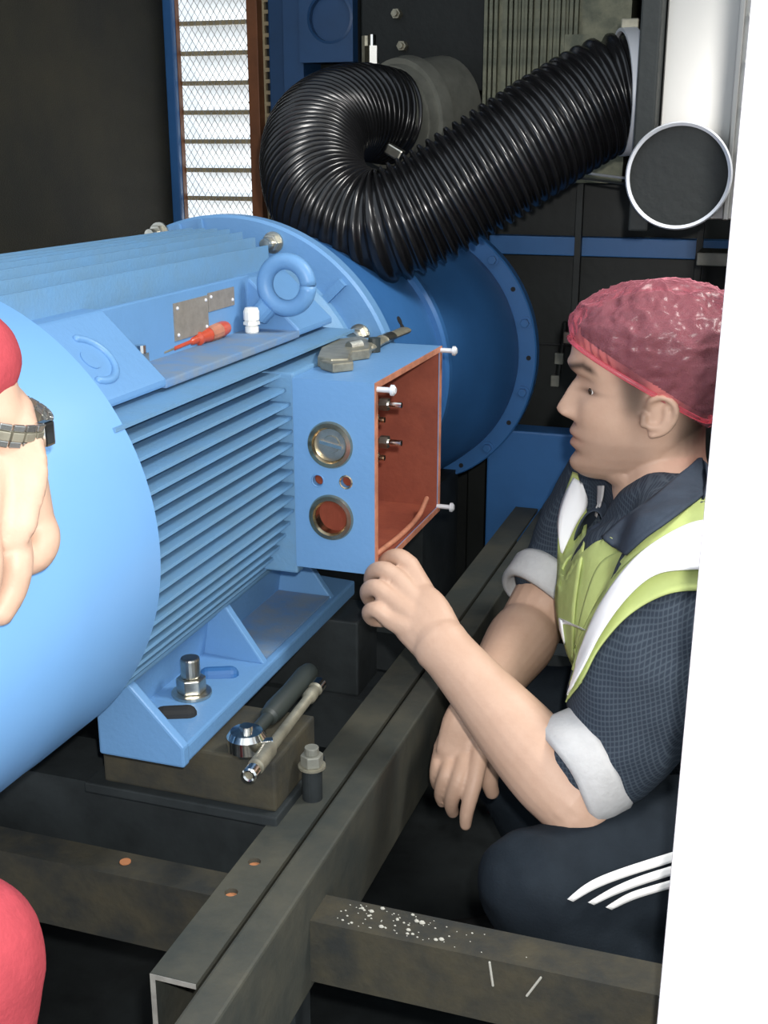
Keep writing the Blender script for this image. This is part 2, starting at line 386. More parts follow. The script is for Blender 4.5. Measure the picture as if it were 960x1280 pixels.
ax = unit(cp[-1] - cp[-8])
MB().lathe([(0, .0875), (0, .0925), (.022, .0925), (.022, .0875)], cp[-1] - ax * 0.026, ax, 48, cap=False).build('band_clamp', 'zincw', hose, smooth=0.6)
q = cp[-1] - ax * .016 + np.array([0, 0, .092]); MB().box(q + (-.012, -.012, -.006), q + (.014, .008, .012)).build('clamp_screw', 'toolsteel', hose, bevel=.002)

# black cabinet the hose enters, and the silver sheet beside it
cb = thing('black_cabinet', 'tall black cabinet edge that the hose clamp joins', 'cabinet', (-0.2, 1.95, 0.95))
MB().box((-0.224, 1.775, 1.05), (-0.196, 2.40, 2.05)).build('side_panel', 'wall', cb, bevel=.003)
MB().box((-0.224, 2.36, 1.16), (-0.196, 2.62, 2.05)).build('rear_post', 'panel', cb)
sp = thing('silver_panel', 'shiny silver sheet metal panel catching the flash at top right', 'panel', (-0.09, 1.83, 1.0))
MB().box((-0.194, 1.83, 1.065), (0.26, 1.845, 2.05)).build('sheet', 'silver', sp, bevel=.002)
MB().box((-0.096, 1.815, 1.065), (-0.088, 1.83, 2.05)).build('seam_strip', 'silver', sp, bevel=.002)
for k in range(5):
    q = MB().cyl((-0.080, 1.829, 1.10 + .06 * k), (-0.080, 1.824, 1.10 + .06 * k), .004, 10).build('rivet', 'zinc', sp)
MB().box((0.2, 1.845, 0.0), (0.26, 1.9, 2.05)).build('stand_post', 'panel', sp)
# open pipe end with a pale rim
dp = thing('pipe_stub', 'dark round pipe end with a thin pale rim beside the silver panel', 'pipe', (-0.155, 1.75, 1.127))
cd, axd = np.array((-0.1555, 1.74, 1.1275)), np.array((0.0, 1.0, 0.0))
MB().lathe([(0.003, .0665), (0, .0705), (0.003, .0725), (0.006, .0725), (0.006, .068)], cd, axd, 64, cap=False).build('rim', 'zincw', dp, smooth=1)
MB().lathe([(0.006, .0715), (0.033, .0715), (0.033, .0665), (0.006, .0665)], cd, axd, 64, cap=False).build('pipe_wall', 'pipe', dp, smooth=.6)
MB().cyl(cd + (0, .012, 0), cd + (0, .016, 0), .0670, 64).build('dark_inside', 'wall', dp)  # dark disc paints the shade inside the open pipe
MB().box((-0.18, 1.756, 1.10), (-0.13, 1.83, 1.15)).build('bracket', 'panel', dp)

# greenish heat exchanger with vertical fins, top centre
ck = thing('oil_cooler', 'dusty olive green finned cooler above the hose', 'cooler', (-0.45, 2.3, 1.15))
x0, x1 = aty(601, 60, 2.3)[0], aty(785, 60, 2.3)[0]
MB().box((x0, 2.32, 1.10), (x1, 2.42, 1.75)).build('core', 'cooler', ck)
MB().box((x0, 2.42, 1.16), (x0 + .05, 2.62, 1.70)).box((x1 - .05, 2.42, 1.16), (x1, 2.62, 1.70)).build('mount_bracket', 'panel', ck)
f0 = None
for k in range(23):
    wv = 0.0045 if k % 3 else 0.0075
    if f0 is None or k % 3 == 0 and k < 4:
        f0 = MB().box((x0 + .004, 2.306, 1.10), (x0 + .004 + .006, 2.32, 1.72)).build('fin', 'cooler', ck) if f0 is None else f0
    else:
        copy_part(f0, ck, ((x1 - x0 - .10) / 23 * k + .001 * (k * 7 % 5), .0 if k % 4 else .006, 0))
hp = MB().box((x1 - .115, 2.298, 1.24), (x1 - .035, 2.306, 1.36))
me = cut_holes(hp, [((x1 - .075, 2.28, 1.335), (x1 - .075, 2.32, 1.335), .010, 20)], 'header_plate'); link('header_plate', me, 'cooler', ck)
# dark boxes at top centre with small fittings
jb = thing('junction_box', 'black box with small fittings above the grey intake pipe', 'box', (-0.68, 2.5, 1.27))
MB().box((xb + .01, 2.46, 1.272), (x0 - .004, 2.62, 1.78)).build('housing', 'wall', jb, bevel=.004)
for (u, v) in ((505, 58), (498, 18)):
    q = aty(u, v, 2.46); MB().cyl(q, q + (0, -.02, 0), .010, 6).cyl(q + (0, -.02, 0), q + (0, -.03, 0), .006, 10).build('fitting', 'toolsteel', jb)

# lower back: charcoal panels, blue cross rail, thin pipes
pn = thing('charcoal_panel', 'wide charcoal sheet panel behind the pipe end and pink cap', 'panel', (0.0, 2.5, 0.5))
MB().box((-0.64, 2.50, 0.0), (0.55, 2.53, 1.13)).build('sheet', 'panel', pn, bevel=.003)
MB().box((-0.64, 2.46, 1.13), (0.55, 2.55, 1.15)).build('top_flange', 'panel', pn)
for x in (-0.40, -0.165): MB().box((x - .006, 2.40, 0.80), (x + .006, 2.419, 1.13)).build('upright', 'panel', pn)
for x in (-0.40, -0.165): MB().box((x - .006, 2.419, 0.80), (x + .006, 2.50, 0.83)).build('standoff', 'panel', pn)
tag(MB().box((-0.585, 2.42, 0.955), (0.40, 2.46, 0.992)).build('cross_rail', 'blue_dark', bevel=.002), 'flat blue rail crossing behind the pink cap and under the pipe end', 'rail')
cc = thing('conduit_pair', 'two thin grey conduits running left from the pale rimmed pipe end', 'conduit', atd(760, 224, 1.9))
for dv in (-3, 4):
    MB().tube([atd(722, 218 + dv, 2.05), atd(800, 228 + dv, 1.90)], .0022, 8).build('conduit', 'zincw' if dv < 0 else 'pipe', cc)
tg = thing('ledge_bracket', 'pale grey ledge at the end of the blue rail beside the white door', 'ledge', atd(895, 320, 2.0))
p = atd(870, 332, 2.02); MB().box(p, p + (.18, .10, .022)).build('ledge', 'greyalu', tg, bevel=.002)
MB().box(p + (0.06, .09, -.06), (p[0] + .16, 2.455, p[2])).build('ledge_support', 'panel', tg)
# terminal strip with pale clips in front of the brow
ts = thing('clip_strip', 'thin dark strip with small pale clips in front of the face', 'strip', aty(702, 480, 2.49))
a, b = aty(706, 405, 2.494), aty(696, 480, 2.494)
MB().tube([a, b], .006, 8).build('strip_body', 'panel', ts)
for (u, v) in ((710, 422), (699, 448), (694, 476)):
    q = aty(u, v, 2.488); MB().box(q - (.009, .006, .012), q + (.009, .006, .012)).build('clip', 'greyalu', ts, bevel=.002)
MB().tube([aty(676, 430, 2.496), aty(708, 431, 2.49), aty(740, 431, 2.496)], .0025, 8).build('cable', 'wire', ts)

# blue machine panels low at the back
tag(MB().box((-0.525, 2.20, 0.28), (-0.30, 2.26, 0.64)).build('blue_base_panel', 'blue_dark', bevel=.004), 'dark blue sheet panel low behind the dark right sleeve', 'panel')
tag(MB().box((-0.80, 2.30, 0.0), (-0.655, 2.36, 0.50)).build('blue_support_block', 'blue_dark', bevel=.004), 'dark blue upright block low behind the bell housing', 'block')

# white door edge close to the camera at right
dr = thing('door_1', None, None, (0.35, 0.62, 0.0)); tag(dr, kind='structure')
e = atd(877, 640, 0.80)
o1 = np.array([e[0], e[1], 0.0]) - RT * .006
hd = unit(RT * 0.93 - FH * 0.37)
nd = np.array([-hd[1], hd[0], 0])
MB().prism([o1, o1 + hd * .6, o1 + hd * .6 + nd * .035, o1 + nd * .035], tuple(RT * .016) [:2] + (2.05,)).build('door_leaf', 'door', dr, bevel=.003)

# ================================================================== skid frame
sk = thing('skid_frame', 'dark welded steel skid frame of rails and cross beam under the blue motor', 'frame', (-0.42, 1.0, 0.0))
# channel rail: web on the left, top flange, bottom flange
x0, x1, zt, h = -0.462, -0.418, 0.490, 0.105
sec = [(x0, zt), (x1, zt), (x1, zt - .005), (x0 + .005, zt - .005), (x0 + .005, zt - h + .005), (x1, zt - h + .005), (x1, zt - h), (x0, zt - h)]
me = cut_holes(MB().prism([(x, 0.745, z) for x, z in sec], (0, 1.445, 0)), [((-0.446, y, zt - .03), (-0.446, y, zt + .03), .0065, 20) for y in (0.872, 0.925)], 'channel_rail')
ch = link('channel_rail', me, 'skid', sk)
for y in (0.872, 0.925): MB().cyl((-0.446, y, zt - .014), (-0.446, y, zt - .005), .009, 16).build('rusty_hole', 'rust', ch)
pe = MB(); pe.prism([(x, 0.7445, z) for x, z in sec], (0, 0.001, 0)); pe.build('cut_end', 'cut_edge', ch)
MB().box((-0.412, 0.30, zt - .12), (-0.380, 2.19, zt + .003)).build('flat_rail', 'skid', sk, bevel=.003)
# cross beam: channel lying on its side, open to the back
cbm = MB().prism([(-1.05, .912, .45), (-1.05, .952, .45), (-1.05, .952, .444), (-1.05, .918, .444), (-1.05, .918, .376), (-1.05, .952, .376), (-1.05, .952, .370), (-1.05, .912, .370)], (0.583, 0, 0))
cbm.prism([(-.380, .906, .45), (-.380, .950, .45), (-.380, .950, .444), (-.380, .912, .444), (-.380, .912, .386), (-.380, .950, .386), (-.380, .950, .380), (-.380, .906, .380)], (1.2, 0, 0))
bm_ = cbm.build('cross_beam', 'skid_dirty', sk)
MB().box((-1.05, 1.78, .30), (.8, 1.83, .37)).build('cross_beam', 'skid_black', sk)  # black colour lets the rear beam sink into the darkness
for x, y in ((-1.0, .93), (.75, .93), (-1.0, 1.805), (.75, 1.805), (-.43, 2.1), (-.43, 0.93)):
    MB().box((x - .03, y - .02, 0), (x + .03, y + .02, .30 if y > 1.5 and x != -.43 else .372)).build('leg', 'skid_black', sk)
MB().cyl((-0.60, 0.935, .4505), (-0.60, 0.935, .4515), .006, 16).build('rusty_hole', 'rust', bm_)
MB().cyl((-0.842, 0.952, .4505), (-0.842, 0.952, .4515), .007, 16).build('rusty_hole', 'rust', bm_)
# long side beam and pan on the left, mostly in shadow
MB().box((-1.08, 0.2, .0), (-1.04, 2.3, .43)).build('side_beam', 'skid_black', sk)
# mounting block under the motor foot
MB().box((-0.66, 1.000, .500), (-0.455, 1.112, .5585)).build('mounting_block', 'skid_dirty', sk, bevel=.003)
MB().box((-0.68, 0.990, .488), (-0.450, 1.13, .500)).build('seat_plate', 'skid_black', sk, bevel=.002)  # blackened to paint in the dark gap below the motor
MB().box((-0.66, 1.38, .450), (-0.50, 1.46, .5585)).build('mounting_block', 'skid_black', sk, bevel=.003)  # rear block coloured black for the shade it sits in
MB().box((-1.02, 1.000, .450), (-0.86, 1.46, .5585)).build('mounting_block', 'skid_dirty', sk, bevel=.003)
MB().box((-1.05, 1.01, .37), (-.46, 1.10, .488)).build('cross_beam', 'skid_black', sk)
MB().box((-1.05, 1.37, .37), (-.46, 1.45, .450)).build('cross_beam', 'skid_black', sk)
# weld beads and grit on the beam
gr = MB()
for k in range(80):
    x = -0.36 + rng.beta(1.5, 3) * 0.22; y = .912 + rng.random() * .034; r = .0005 + .0020 * rng.random() ** 3
    gr.ball((x, y, .450 + r * .4), (r * 1.4, r, r * .8), 6, 4)
g = gr.build('beam_grit', 'debris'); tag(g, 'pale grit and weld crumbs scattered on the cross beam', 'grit', kind='stuff')
for (u, v, l) in ((612, 1203, .03), (676, 1222, .028)):
    q = aty(u, v, .9055); MB().tube([q, q + (.004 if u < 640 else -.012, -.0006, -l * .8)], .0012, 6).build('weld_drip', 'debris', bm_)
# hex bolt standing in the channel
bt = thing('hex_bolt', 'grey hex bolt standing upright in the channel rail beside the mounting block', 'bolt', (-.436, 1.055, .490))
MB().cyl((-.436, 1.055, .490), (-.436, 1.055, .528), .0110, 20).build('shank', 'skid_black', bt)
MB().cyl((-.436, 1.055, .528), (-.436, 1.055, .5305), .0150, 24).build('washer', 'toolsteel', bt)
MB().cyl((-.436, 1.055, .5305), (-.436, 1.055, .5435), .0125, 6).build('bolt_head', 'greyalu', bt, bevel=.0012)
MB().cyl((-.436, 1.055, .5435), (-.436, 1.055, .552), .0078, 16).build('stud_end', 'greyalu', bt, bevel=.001)
# ================================================================== electric motor
AX, AZ, RC = -0.757, 0.815, 0.2355
mo = thing('electric_motor', 'large light blue finned electric motor with an open terminal box', 'motor', (AX, 1.2, 0.56))
o0 = np.array((AX, 0, AZ)); ey = np.array((0, 1.0, 0))
# fan cowl with rolled steps
cw = MB().lathe([(0.500, .10), (0.500, .204), (0.508, .223), (0.53, .2325), (0.615, .2345), (0.620, .2355), (0.735, .2362), (0.740, .2374), (0.80, .2378), (0.806, .2386), (0.893, .2392), (0.902, .2392), (0.906, .236), (0.906, .225), (0.885, .224)], o0, ey, 128, cap=False)
cwo = cw.build('fan_cowl', 'cowl', mo, smooth=0.5)
for r in (.03, .055, .08, .105, .13, .155, .18):
    MB().tube([o0 + (r * math.cos(a), .503, r * math.sin(a)) for a in np.linspace(0, 2 * PI, 41)], .004, 6, rnd=False).build('grille_ring', 'cowl', cwo, smooth=9)
for a in range(4): MB().box(o0 + (-.195, .499, -.005), o0 + (.195, .503, .005), rotm((0, 1, 0), a * PI / 4)).build('grille_bar', 'cowl', cwo)
for a in (-66,):
    q = o0 + np.array((math.cos(math.radians(a)), 0, math.sin(math.radians(a)))) * .2355 + (0, .885, 0)
    MB().ball(q, (.007, .007, .007), 12, 8).build('cowl_screw', 'cowl', cwo, smooth=9)
MB().ball(o0 + np.array((math.cos(.52), 0, math.sin(.52))) * .2342 + (0, .79, 0), (.004, .009, .006), 12, 8).build('cowl_dent', 'cowl', cwo, smooth=9)
# frame
MB().lathe([(0.86, .205), (0.88, .205), (0.884, .166), (1.505, .166), (1.510, .2), (1.535, .215), (1.553, .215)], o0, ey, 72).build('frame_barrel', 'fin', mo, smooth=0.5)
# side fins: one plate each
def tipx(z):
    dz = z - AZ; return min(AX + math.sqrt(max(.2345 ** 2 - dz * dz, 0)), -.5305)
zs = np.linspace(.640, .930, 19)
for z in zs:
    dz = z - AZ; root = AX + math.sqrt(max(.166 ** 2 - dz * dz, 1e-4)) - .006
    root = min(root, tipx(z) - .02)
    inbox = z > .676
    if z > .912: y1 = 1.50
    else: y1 = 1.245 if inbox else 1.50
    tx = tipx(z) if z < .918 else -.545
    MB().prism([(root, .885, z + .0035), (root, .885, z - .0035), (tx, .885, z - .0018), (tx, .885, z + .0018)], (0, y1 - .885, 0)).build('cooling_fin', 'fin', mo)
# fins of the left side, out of sight but for a step aside
for z in np.linspace(.655, .945, 14):
    tx = 2 * AX - tipx(z); dz = z - AZ
    MB().prism([(AX - math.sqrt(max(.166 ** 2 - dz * dz, 1e-4)) + .01, .885, z - .003), (AX - math.sqrt(max(.166 ** 2 - dz * dz, 1e-4)) + .01, .885, z + .003), (tx, .885, z + .0018), (tx, .885, z - .0018)], (0, .615, 0)).build('cooling_fin', 'fin', mo)
# top fins
def tipz(x):
    d = abs(x - AX); return 1.060 - max(0, d - .02) ** 2 * 4.6
for x in list(np.arange(AX - .10, -.658, .0187)):
    d = x - AX; rz = AZ + math.sqrt(.166 ** 2 - d * d) - .006; tz = tipz(x)
    MB().prism([(x - .0036, .885, rz), (x + .0036, .885, rz), (x + .0015, .885, tz), (x - .0015, .885, tz)], (0, .615, 0)).build('cooling_fin', 'fin', mo)
# 45 degree pads with a cut-out shelf between them
xw, zw, xo, zf = -.646, 1.012, -.578, .946
pn_up = unit((zw - zf, 0, xo - xw))
pf = MB().prism([(xw, .885, zw), (xo, .885, zf), (xo, .885, zf - .008), (xw - .03, .885, zf - .008), (xw - .03, .885, zw)], (0, .155, 0)).build('front_pad', 'blue', mo, bevel=.003)
pdn = unit((xo - xw, 0, zf - zw)); pc = np.array((xw, .955, zw)) + pdn * .050
MB().cyl(pc - pn_up * .002, pc + pn_up * .0012, .011, 24).build('cast_boss', 'blue', pf)
MB().tube([pc + pdn * .026 * math.cos(a) + ey * .030 * math.sin(a) for a in np.linspace(-.5, 2.9, 18)], (.0042), 10).build('cast_lug', 'blue', pf, smooth=9)
rp = MB().prism([(xw, 1.385, zw - .004), (xo, 1.385, zf), (xo, 1.385, zf - .008), (xw - .03, 1.385, zf - .008), (xw - .03, 1.385, zw - .004)], (0, .118, 0)).build('rear_pad', 'blue', mo, bevel=.003)
MB().box((xw - .006, 1.038, zf - .010), (xw, 1.388, zw)).build('shelf_wall', 'blue', mo, bevel=.002)
MB().box((xw - .03, 1.038, zf - .010), (xo, 1.388, zf - .001)).build('shelf_floor', 'dusty', mo, bevel=.002)
# nameplates with rivets
np1 = MB().box((xw, 1.185, .958), (xw + .0015, 1.268, 1.000)).build('nameplate', 'plate', mo)
np2 = MB().box((xw, 1.270, .980), (xw + .0015, 1.340, 1.002)).build('nameplate', 'plate', mo)
for p_, y, z in ((np1, 1.192, .994), (np1, 1.192, .964), (np1, 1.262, .964), (np1, 1.262, .995), (np2, 1.276, .997), (np2, 1.334, .987)):
    MB().ball((xw + .0015, y, z), .0022, 10, 6).build('rivet', 'zincw', p_, smooth=9)
hb = aty(288, 396, 1.386); MB().lathe([(0, .0001), (0, .014), (.006, .012)], (hb[0], 1.388, hb[2]), (0, -1, 0), 24).build('end_boss', 'blue_dark', mo)
# small chrome plug at the front of the shelf
q = atd(190, 430, 1.27); MB().cyl((-.632, 1.085, zf), (-.632, 1.085, zf + .016), .0085, 6).cyl((-.632, 1.085, zf + .016), (-.632, 1.085, zf + .024), .006, 12).build('plug', 'chrome', mo)
# lifting eye: ring standing on the rear pad
pn0 = unit((zw - zf, 0, xo - xw))
for yy in np.arange(1.50, 1.30, -.002):
    c = aty(358, 356, yy)
    if (c - np.array((xw, 0, zw))) @ pn0 > .034: break
lf = MB().tube([c + np.array((math.cos(a), .30 * math.cos(a) * 0, math.sin(a))) * .0290 for a in np.linspace(0, 2 * PI, 33)], .0105, 14, rnd=False).build('lifting_eye', 'blue', mo, smooth=9)
MB().cyl(c - pn0 * .055, c - pn0 * .034, .014, 16).build('eye_shank', 'blue', lf)
# flange with bolts
MB().lathe([(1.548, .15), (1.548, .2565), (1.552, .2605), (1.574, .2605), (1.577, .257), (1.577, .15)], o0, ey, 128).build('mounting_flange', 'blue', mo, smooth=0.4)
for a in (98, 106): 
    r_ = rotm((0, 1, 0), -math.radians(a - 90)); MB().box(o0 + (-.003, 1.542, .20), o0 + (.003, 1.549, .256), r_, o0).build('flange_rib', 'blue', mo)
MB().box(o0 + (-.006, 1.538, .20), o0 + (.006, 1.549, .25), rotm((0, 1, 0), math.radians(46)), o0).build('flange_rib', 'blue', mo)
for (u, v) in ((342, 303), (450, 418), (200, 291)):
    q = aty(u, v, 1.548)
    b0 = MB().cyl(q, q + (0, -.004, 0), .0150, 24).build('flange_bolt', 'zinc', mo)
    MB().cyl(q + (0, -.004, 0), q + (0, -.016, 0), .0118, 6).build('nut', 'zinc', b0, bevel=.001)
    MB().cyl(q + (0, -.016, 0), q + (0, -.032, 0), .0072, 14).build('stud', 'zinc', b0)
# feet
def foot(sx):
    t = (lambda x: x) if sx > 0 else (lambda x: 2 * AX - x)
    fb = MB().prism([(t(-.632), .957, .5615), (t(-.537), .957, .5615), (t(-.537), .957, .582), (t(-.632), .957, .587)], (0, .515, 0)).build('foot', 'blue', mo, bevel=.003)
    if sx < 0:
        MB().prism([(t(-.672), .957, .58), (t(-.625), .957, .58), (t(-.610), .957, .66), (t(-.672), .957, .66)], (0, .50, 0)).build('foot_web', 'blue', fb); return fb
    MB().prism([(-.632, .957, .58), (-.622, .957, .58), (-.606, .957, .672), (-.632, .957, .672)], (0, .50, 0)).build('foot_web', 'blue', fb, bevel=.002)
    MB().prism([(-.634, .955, .5615), (-.5355, .955, .5615), (-.5355, .955, .584), (-.603, .955, .655), (-.634, .955, .640)], (0, .013, 0)).build('gusset', 'blue', fb, bevel=.0025)
    for y in (1.172, 1.395):
        MB().prism([(-.622, y, .58), (-.543, y, .582), (-.604, y, .668), (-.622, y, .668)], (0, .012, 0)).build('gusset', 'blue', fb, bevel=.002)
    MB().box((-.62, 1.185, .584), (-.545, 1.393, .5865)).build('foot_pocket', 'dusty', fb)
    for y, w in ((1.020, .026), (1.125, .024)):
        MB().tube([(-.590, y - .006, .5846), (-.567, y + .006, .5840)], (.010), 14, rnd=True, hint=(0, 0, 1)).build('bolt_slot', 'darkhole' if y < 1.1 else 'blue_dark', fb)
    return fb
fb = foot(1); foot(-1)
c = np.array((-.585, 1.070, .584))
MB().cyl(c, c + (0, 0, .0045), .0225, 28).build('washer', 'zinc', fb, bevel=.001)
MB().cyl(c + (0, 0, .0045), c + (0, 0, .0215), .0165, 6).build('nut', 'zinc', fb, bevel=.0015)
MB().cyl(c + (0, 0, .0215), c + (0, 0, .045), .0108, 20).build('stud', 'zinc', fb, bevel=.0025)
MB().ball((-.603, 1.30, .683), .004, 12, 8).build('drain_screw', 'zincw', mo, smooth=9)
# ---- terminal box, open to the right
bx0, bx1, by0, by1, bz0, bz1, wt = -.5285, -.4285, 1.243, 1.517, .683, .913, .007
tb = MB().box((bx0, by0 + .008, bz1 - wt), (bx1, by1, bz1)).box((bx0, by0 + .008, bz0), (bx1, by1, bz0 + wt)).box((bx0, by1 - wt, bz0 + wt), (bx1, by1, bz1 - wt)).box((bx0, by0 + .008, bz0 + wt), (bx0 + wt, by1 - wt, bz1 - wt)).build('terminal_box', 'blue', mo)
HG = [(-.483, .837, .0245), (-.483, .749, .0245), (-.499, .793, .0065), (-.464, .794, .0065)]
fw_ = MB().box((bx0, by0, bz0), (bx1, by0 + .008, bz1))
me = cut_holes(fw_, [((x, by0 - .02, z), (x, by0 + .03, z), r, 40) for x, z, r in HG], 'front_wall')
link('front_wall', me, 'blue', tb)
# red inside
li = MB().box((bx0 + wt, by0 + .009, bz0 + wt), (bx0 + wt + .002, by1 - wt, bz1 - wt)).box((bx0 + wt, by1 - wt - .002, bz0 + wt), (bx1 - .001, by1 - wt, bz1 - wt)).box((bx0 + wt, by0 + .009, bz1 - wt - .002), (bx1 - .001, by1 - wt, bz1 - wt)).box((bx0 + wt, by0 + .009, bz0 + wt), (bx1 - .001, by1 - wt, bz0 + wt + .002))
li.build('inner_lining', 'primer', tb)
me = cut_holes(MB().box((bx0 + wt, by0 + .0081, bz0 + wt), (bx1 - .001, by0 + .010, bz1 - wt)), [((x, by0 - .02, z), (x, by0 + .03, z), r, 40) for x, z, r in HG], 'front_lining')
link('front_lining', me, 'primer', tb)
rim = MB()
rim.box((bx1, by0, bz0), (bx1 + .0015, by0 + .008, bz1)).box((bx1, by0 + .008, bz1 - wt), (bx1 + .0015, by1, bz1)).box((bx1, by0 + .008, bz0), (bx1 + .0015, by1, bz0 + wt)).box((bx1, by1 - wt, bz0 + wt), (bx1 + .0015, by1, bz1 - wt))
rim.build('rim_edge', 'primer_edge', tb)
for x, z, r in HG[:2]:
    MB().lathe([(-.001, .0195), (-.004, .0215), (-.0035, .0265), (0, .0282), (.0, .0245), (.014, .0245), (.014, .020), (.0, .0195)], (x, by0, z), (0, 1, 0), 40, cap=False).build('gland_bushing', 'brass', tb, smooth=.7)
MB().lathe([(0.003, .0001), (.003, .010), (.0045, .0105), (.0045, .0200), (.010, .0200)], (HG[0][0], by0, HG[0][1]), (0, 1, 0), 32, cap=False).build('gland_plug', 'zinc', tb, smooth=.6)
MB().box((HG[0][0] - .014, by0 + .001, HG[0][1] - .002), (HG[0][0] + .014, by0 + .004, HG[0][1] + .002), rotm((0, 1, 0), .2)).build('plug_slot_bar', 'chrome', tb)
for x, z, r in HG[2:]:
    MB().lathe([(0, .0064), (-.001, .0075), (.0, .0085)], (x, by0, z), (0, 1, 0), 20, cap=False).build('screw_bushing', 'brass' if x > -.48 else 'blue', tb)
for (y, z) in ((by0 + .006, .905), (by1 - .006, .908), (by1 - .006, .691)):
    s_ = MB().cyl((bx1 - .004, y, z), (bx1 + .020, y, z), .0032, 12).build('lid_screw', 'zincw', tb)
    MB().lathe([(0, .0064), (.003, .0064), (.0055, .0035)], (bx1 + .018, y, z), (1, 0, 0), 16).build('screw_head', 'zincw', s_, smooth=.6)
for (z, d) in ((.881, 0), (.836, 0)):
    t_ = MB().cyl((bx0 + wt, 1.282, z), (bx1 + .020, 1.282, z), .0036, 12).build('terminal_stud', 'chrome', tb)
    MB().cyl((bx1 - .006, 1.282, z), (bx1 + .004, 1.282, z), .0078, 6).build('terminal_nut', 'zinc', t_)
    t2 = MB().cyl((bx0 + wt, 1.262, z - .014), (bx1 + .006, 1.262, z - .014), .0034, 12).build('terminal_stud', 'brass', tb)
    MB().cyl((bx1 - .010, 1.262, z - .014), (bx1 - .002, 1.262, z - .014), .0062, 6).build('terminal_nut', 'zinc', t2)
MB().tube(spline([(bx1 - .012, 1.28, bz0 + .012), (bx1 - .006, 1.36, bz0 + .012), (bx1 - .004, 1.43, bz0 + .016), (bx1 - .004, 1.47, bz0 + .03)], 20), .0035, 8).build('sealing_cord', 'primer_edge', tb, smooth=9)
# neck between the frame and the box
MB().box((-.60, by0 + .004, .672), (bx0, by1 + .004, .918)).build('box_neck', 'fin', mo, bevel=.003)

# ================================================================== bell housing
bh = thing('bell_housing', 'dark blue cast bell housing with a bolted flange behind the motor', 'housing', (-.72, 1.9, .55))
def ring(c, r, y, clip=None, seg=96):
    out = []
    for k in range(seg):
        a = 2 * PI * k / seg; x, z = c[0] + r * math.cos(a), c[1] + r * math.sin(a)
        if clip is not None: z = max(z, clip)
        out.append((x, y, z))
    return out
def loft(rings):
    mb = MB(); seg = len(rings[0]); v = [p for r in rings for p in r]
    f = [(i * seg + k, i * seg + (k + 1) % seg, (i + 1) * seg + (k + 1) % seg, (i + 1) * seg + k) for i in range(len(rings) - 1) for k in range(seg)]
    f += [tuple(range(seg - 1, -1, -1)), tuple((len(rings) - 1) * seg + k for k in range(seg))]
    return mb.add(v, f)
A, B = (AX, AZ), (-.695, .788)
mixc = lambda t: (A[0] + (B[0] - A[0]) * t, A[1] + (B[1] - A[1]) * t)
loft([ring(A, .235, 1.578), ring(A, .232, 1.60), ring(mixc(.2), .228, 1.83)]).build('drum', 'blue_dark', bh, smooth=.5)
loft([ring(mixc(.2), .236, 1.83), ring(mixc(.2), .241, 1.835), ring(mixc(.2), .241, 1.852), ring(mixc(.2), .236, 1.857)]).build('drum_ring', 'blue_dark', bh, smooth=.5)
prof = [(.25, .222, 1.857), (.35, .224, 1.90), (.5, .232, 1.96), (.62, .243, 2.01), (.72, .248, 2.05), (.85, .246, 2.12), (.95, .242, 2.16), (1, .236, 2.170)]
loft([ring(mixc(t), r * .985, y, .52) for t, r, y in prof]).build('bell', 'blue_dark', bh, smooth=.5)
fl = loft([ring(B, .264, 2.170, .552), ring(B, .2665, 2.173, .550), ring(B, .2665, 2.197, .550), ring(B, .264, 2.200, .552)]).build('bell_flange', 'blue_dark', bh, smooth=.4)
for k, a in enumerate(range(-75, 90, 15)):
    q = np.array((B[0] + .252 * math.cos(math.radians(a)), 2.170, max(B[1] + .252 * math.sin(math.radians(a)), .566)))
    if k % 2: MB().cyl(q, q + (0, -.001, 0), .0045, 14).build('bolt_hole', 'darkhole', fl)
    else:
        b0 = MB().cyl(q, q + (0, -.0025, 0), .0125, 20).build('washer', 'blue_dark', fl)
        MB().cyl(q, q + (0, -.010, 0), .0085, 6).build('bolt_head', 'blue_dark', fl, bevel=.001)
for (u, v) in ((512, 395), (525, 401)):
    q = aty(u, v, 1.70); d = unit((q[0] - AX, 0, q[2] - AZ)); q = np.array((AX + d[0] * .232, q[1], AZ + d[2] * .232)); MB().cyl(q - d * .004, q + d * .003, .007, 14).build('tapped_hole', 'darkhole', bh)
MB().box((-.86, 1.95, 0.30), (-.58, 2.19, .56)).build('pedestal', 'skid_black', bh)
MB().box((-.90, 1.95, 0.0), (-.54, 2.20, .30)).build('pedestal_base', 'skid_black', bh)

# ================================================================== loose tools
sd = thing('screwdriver', 'screwdriver with a red plastic handle lying on the motor shelf', 'screwdriver', (-.60, 1.2, zf))
a, b = np.array((-.596, 1.262, zf + .0125)), np.array((-.622, 1.060, zf + .004))
a = atz(283, 409, zf + .0095); b = atz(204, 441, zf + .0030); d = unit(b - a); k_ = np.linalg.norm(b - a) / .235
MB().lathe([(h * k_, r * .78) for h, r in [(0, .0055), (.004, .0105), (.02, .0125), (.070, .0120), (.095, .0095), (.105, .0085), (.108, .0110), (.114, .0110), (.118, .0070), (.138, .0055), (.142, .003)]], a, d, 12).build('handle', 'red_plastic', sd, smooth=.7)
MB().cyl(a + d * .138 * k_, a + d * .200 * k_, .0026, 12).build('blade_sleeve', 'red_plastic', sd, smooth=.7)
MB().cyl(a + d * .200 * k_, b, .0018, 10).build('blade', 'toolsteel', sd)
MB().lathe([(.035 * k_, .0099), (.075 * k_, .0094)], a, d, 12, cap=False).build('handle_band', 'primer_edge', sd)
wp = thing('plastic_gland', 'small white ridged plastic plug standing on the motor shelf', 'plug', (-.592, 1.325, zf))
c = atz(315, 415, zf) - (0, 0, .001); GS = .78
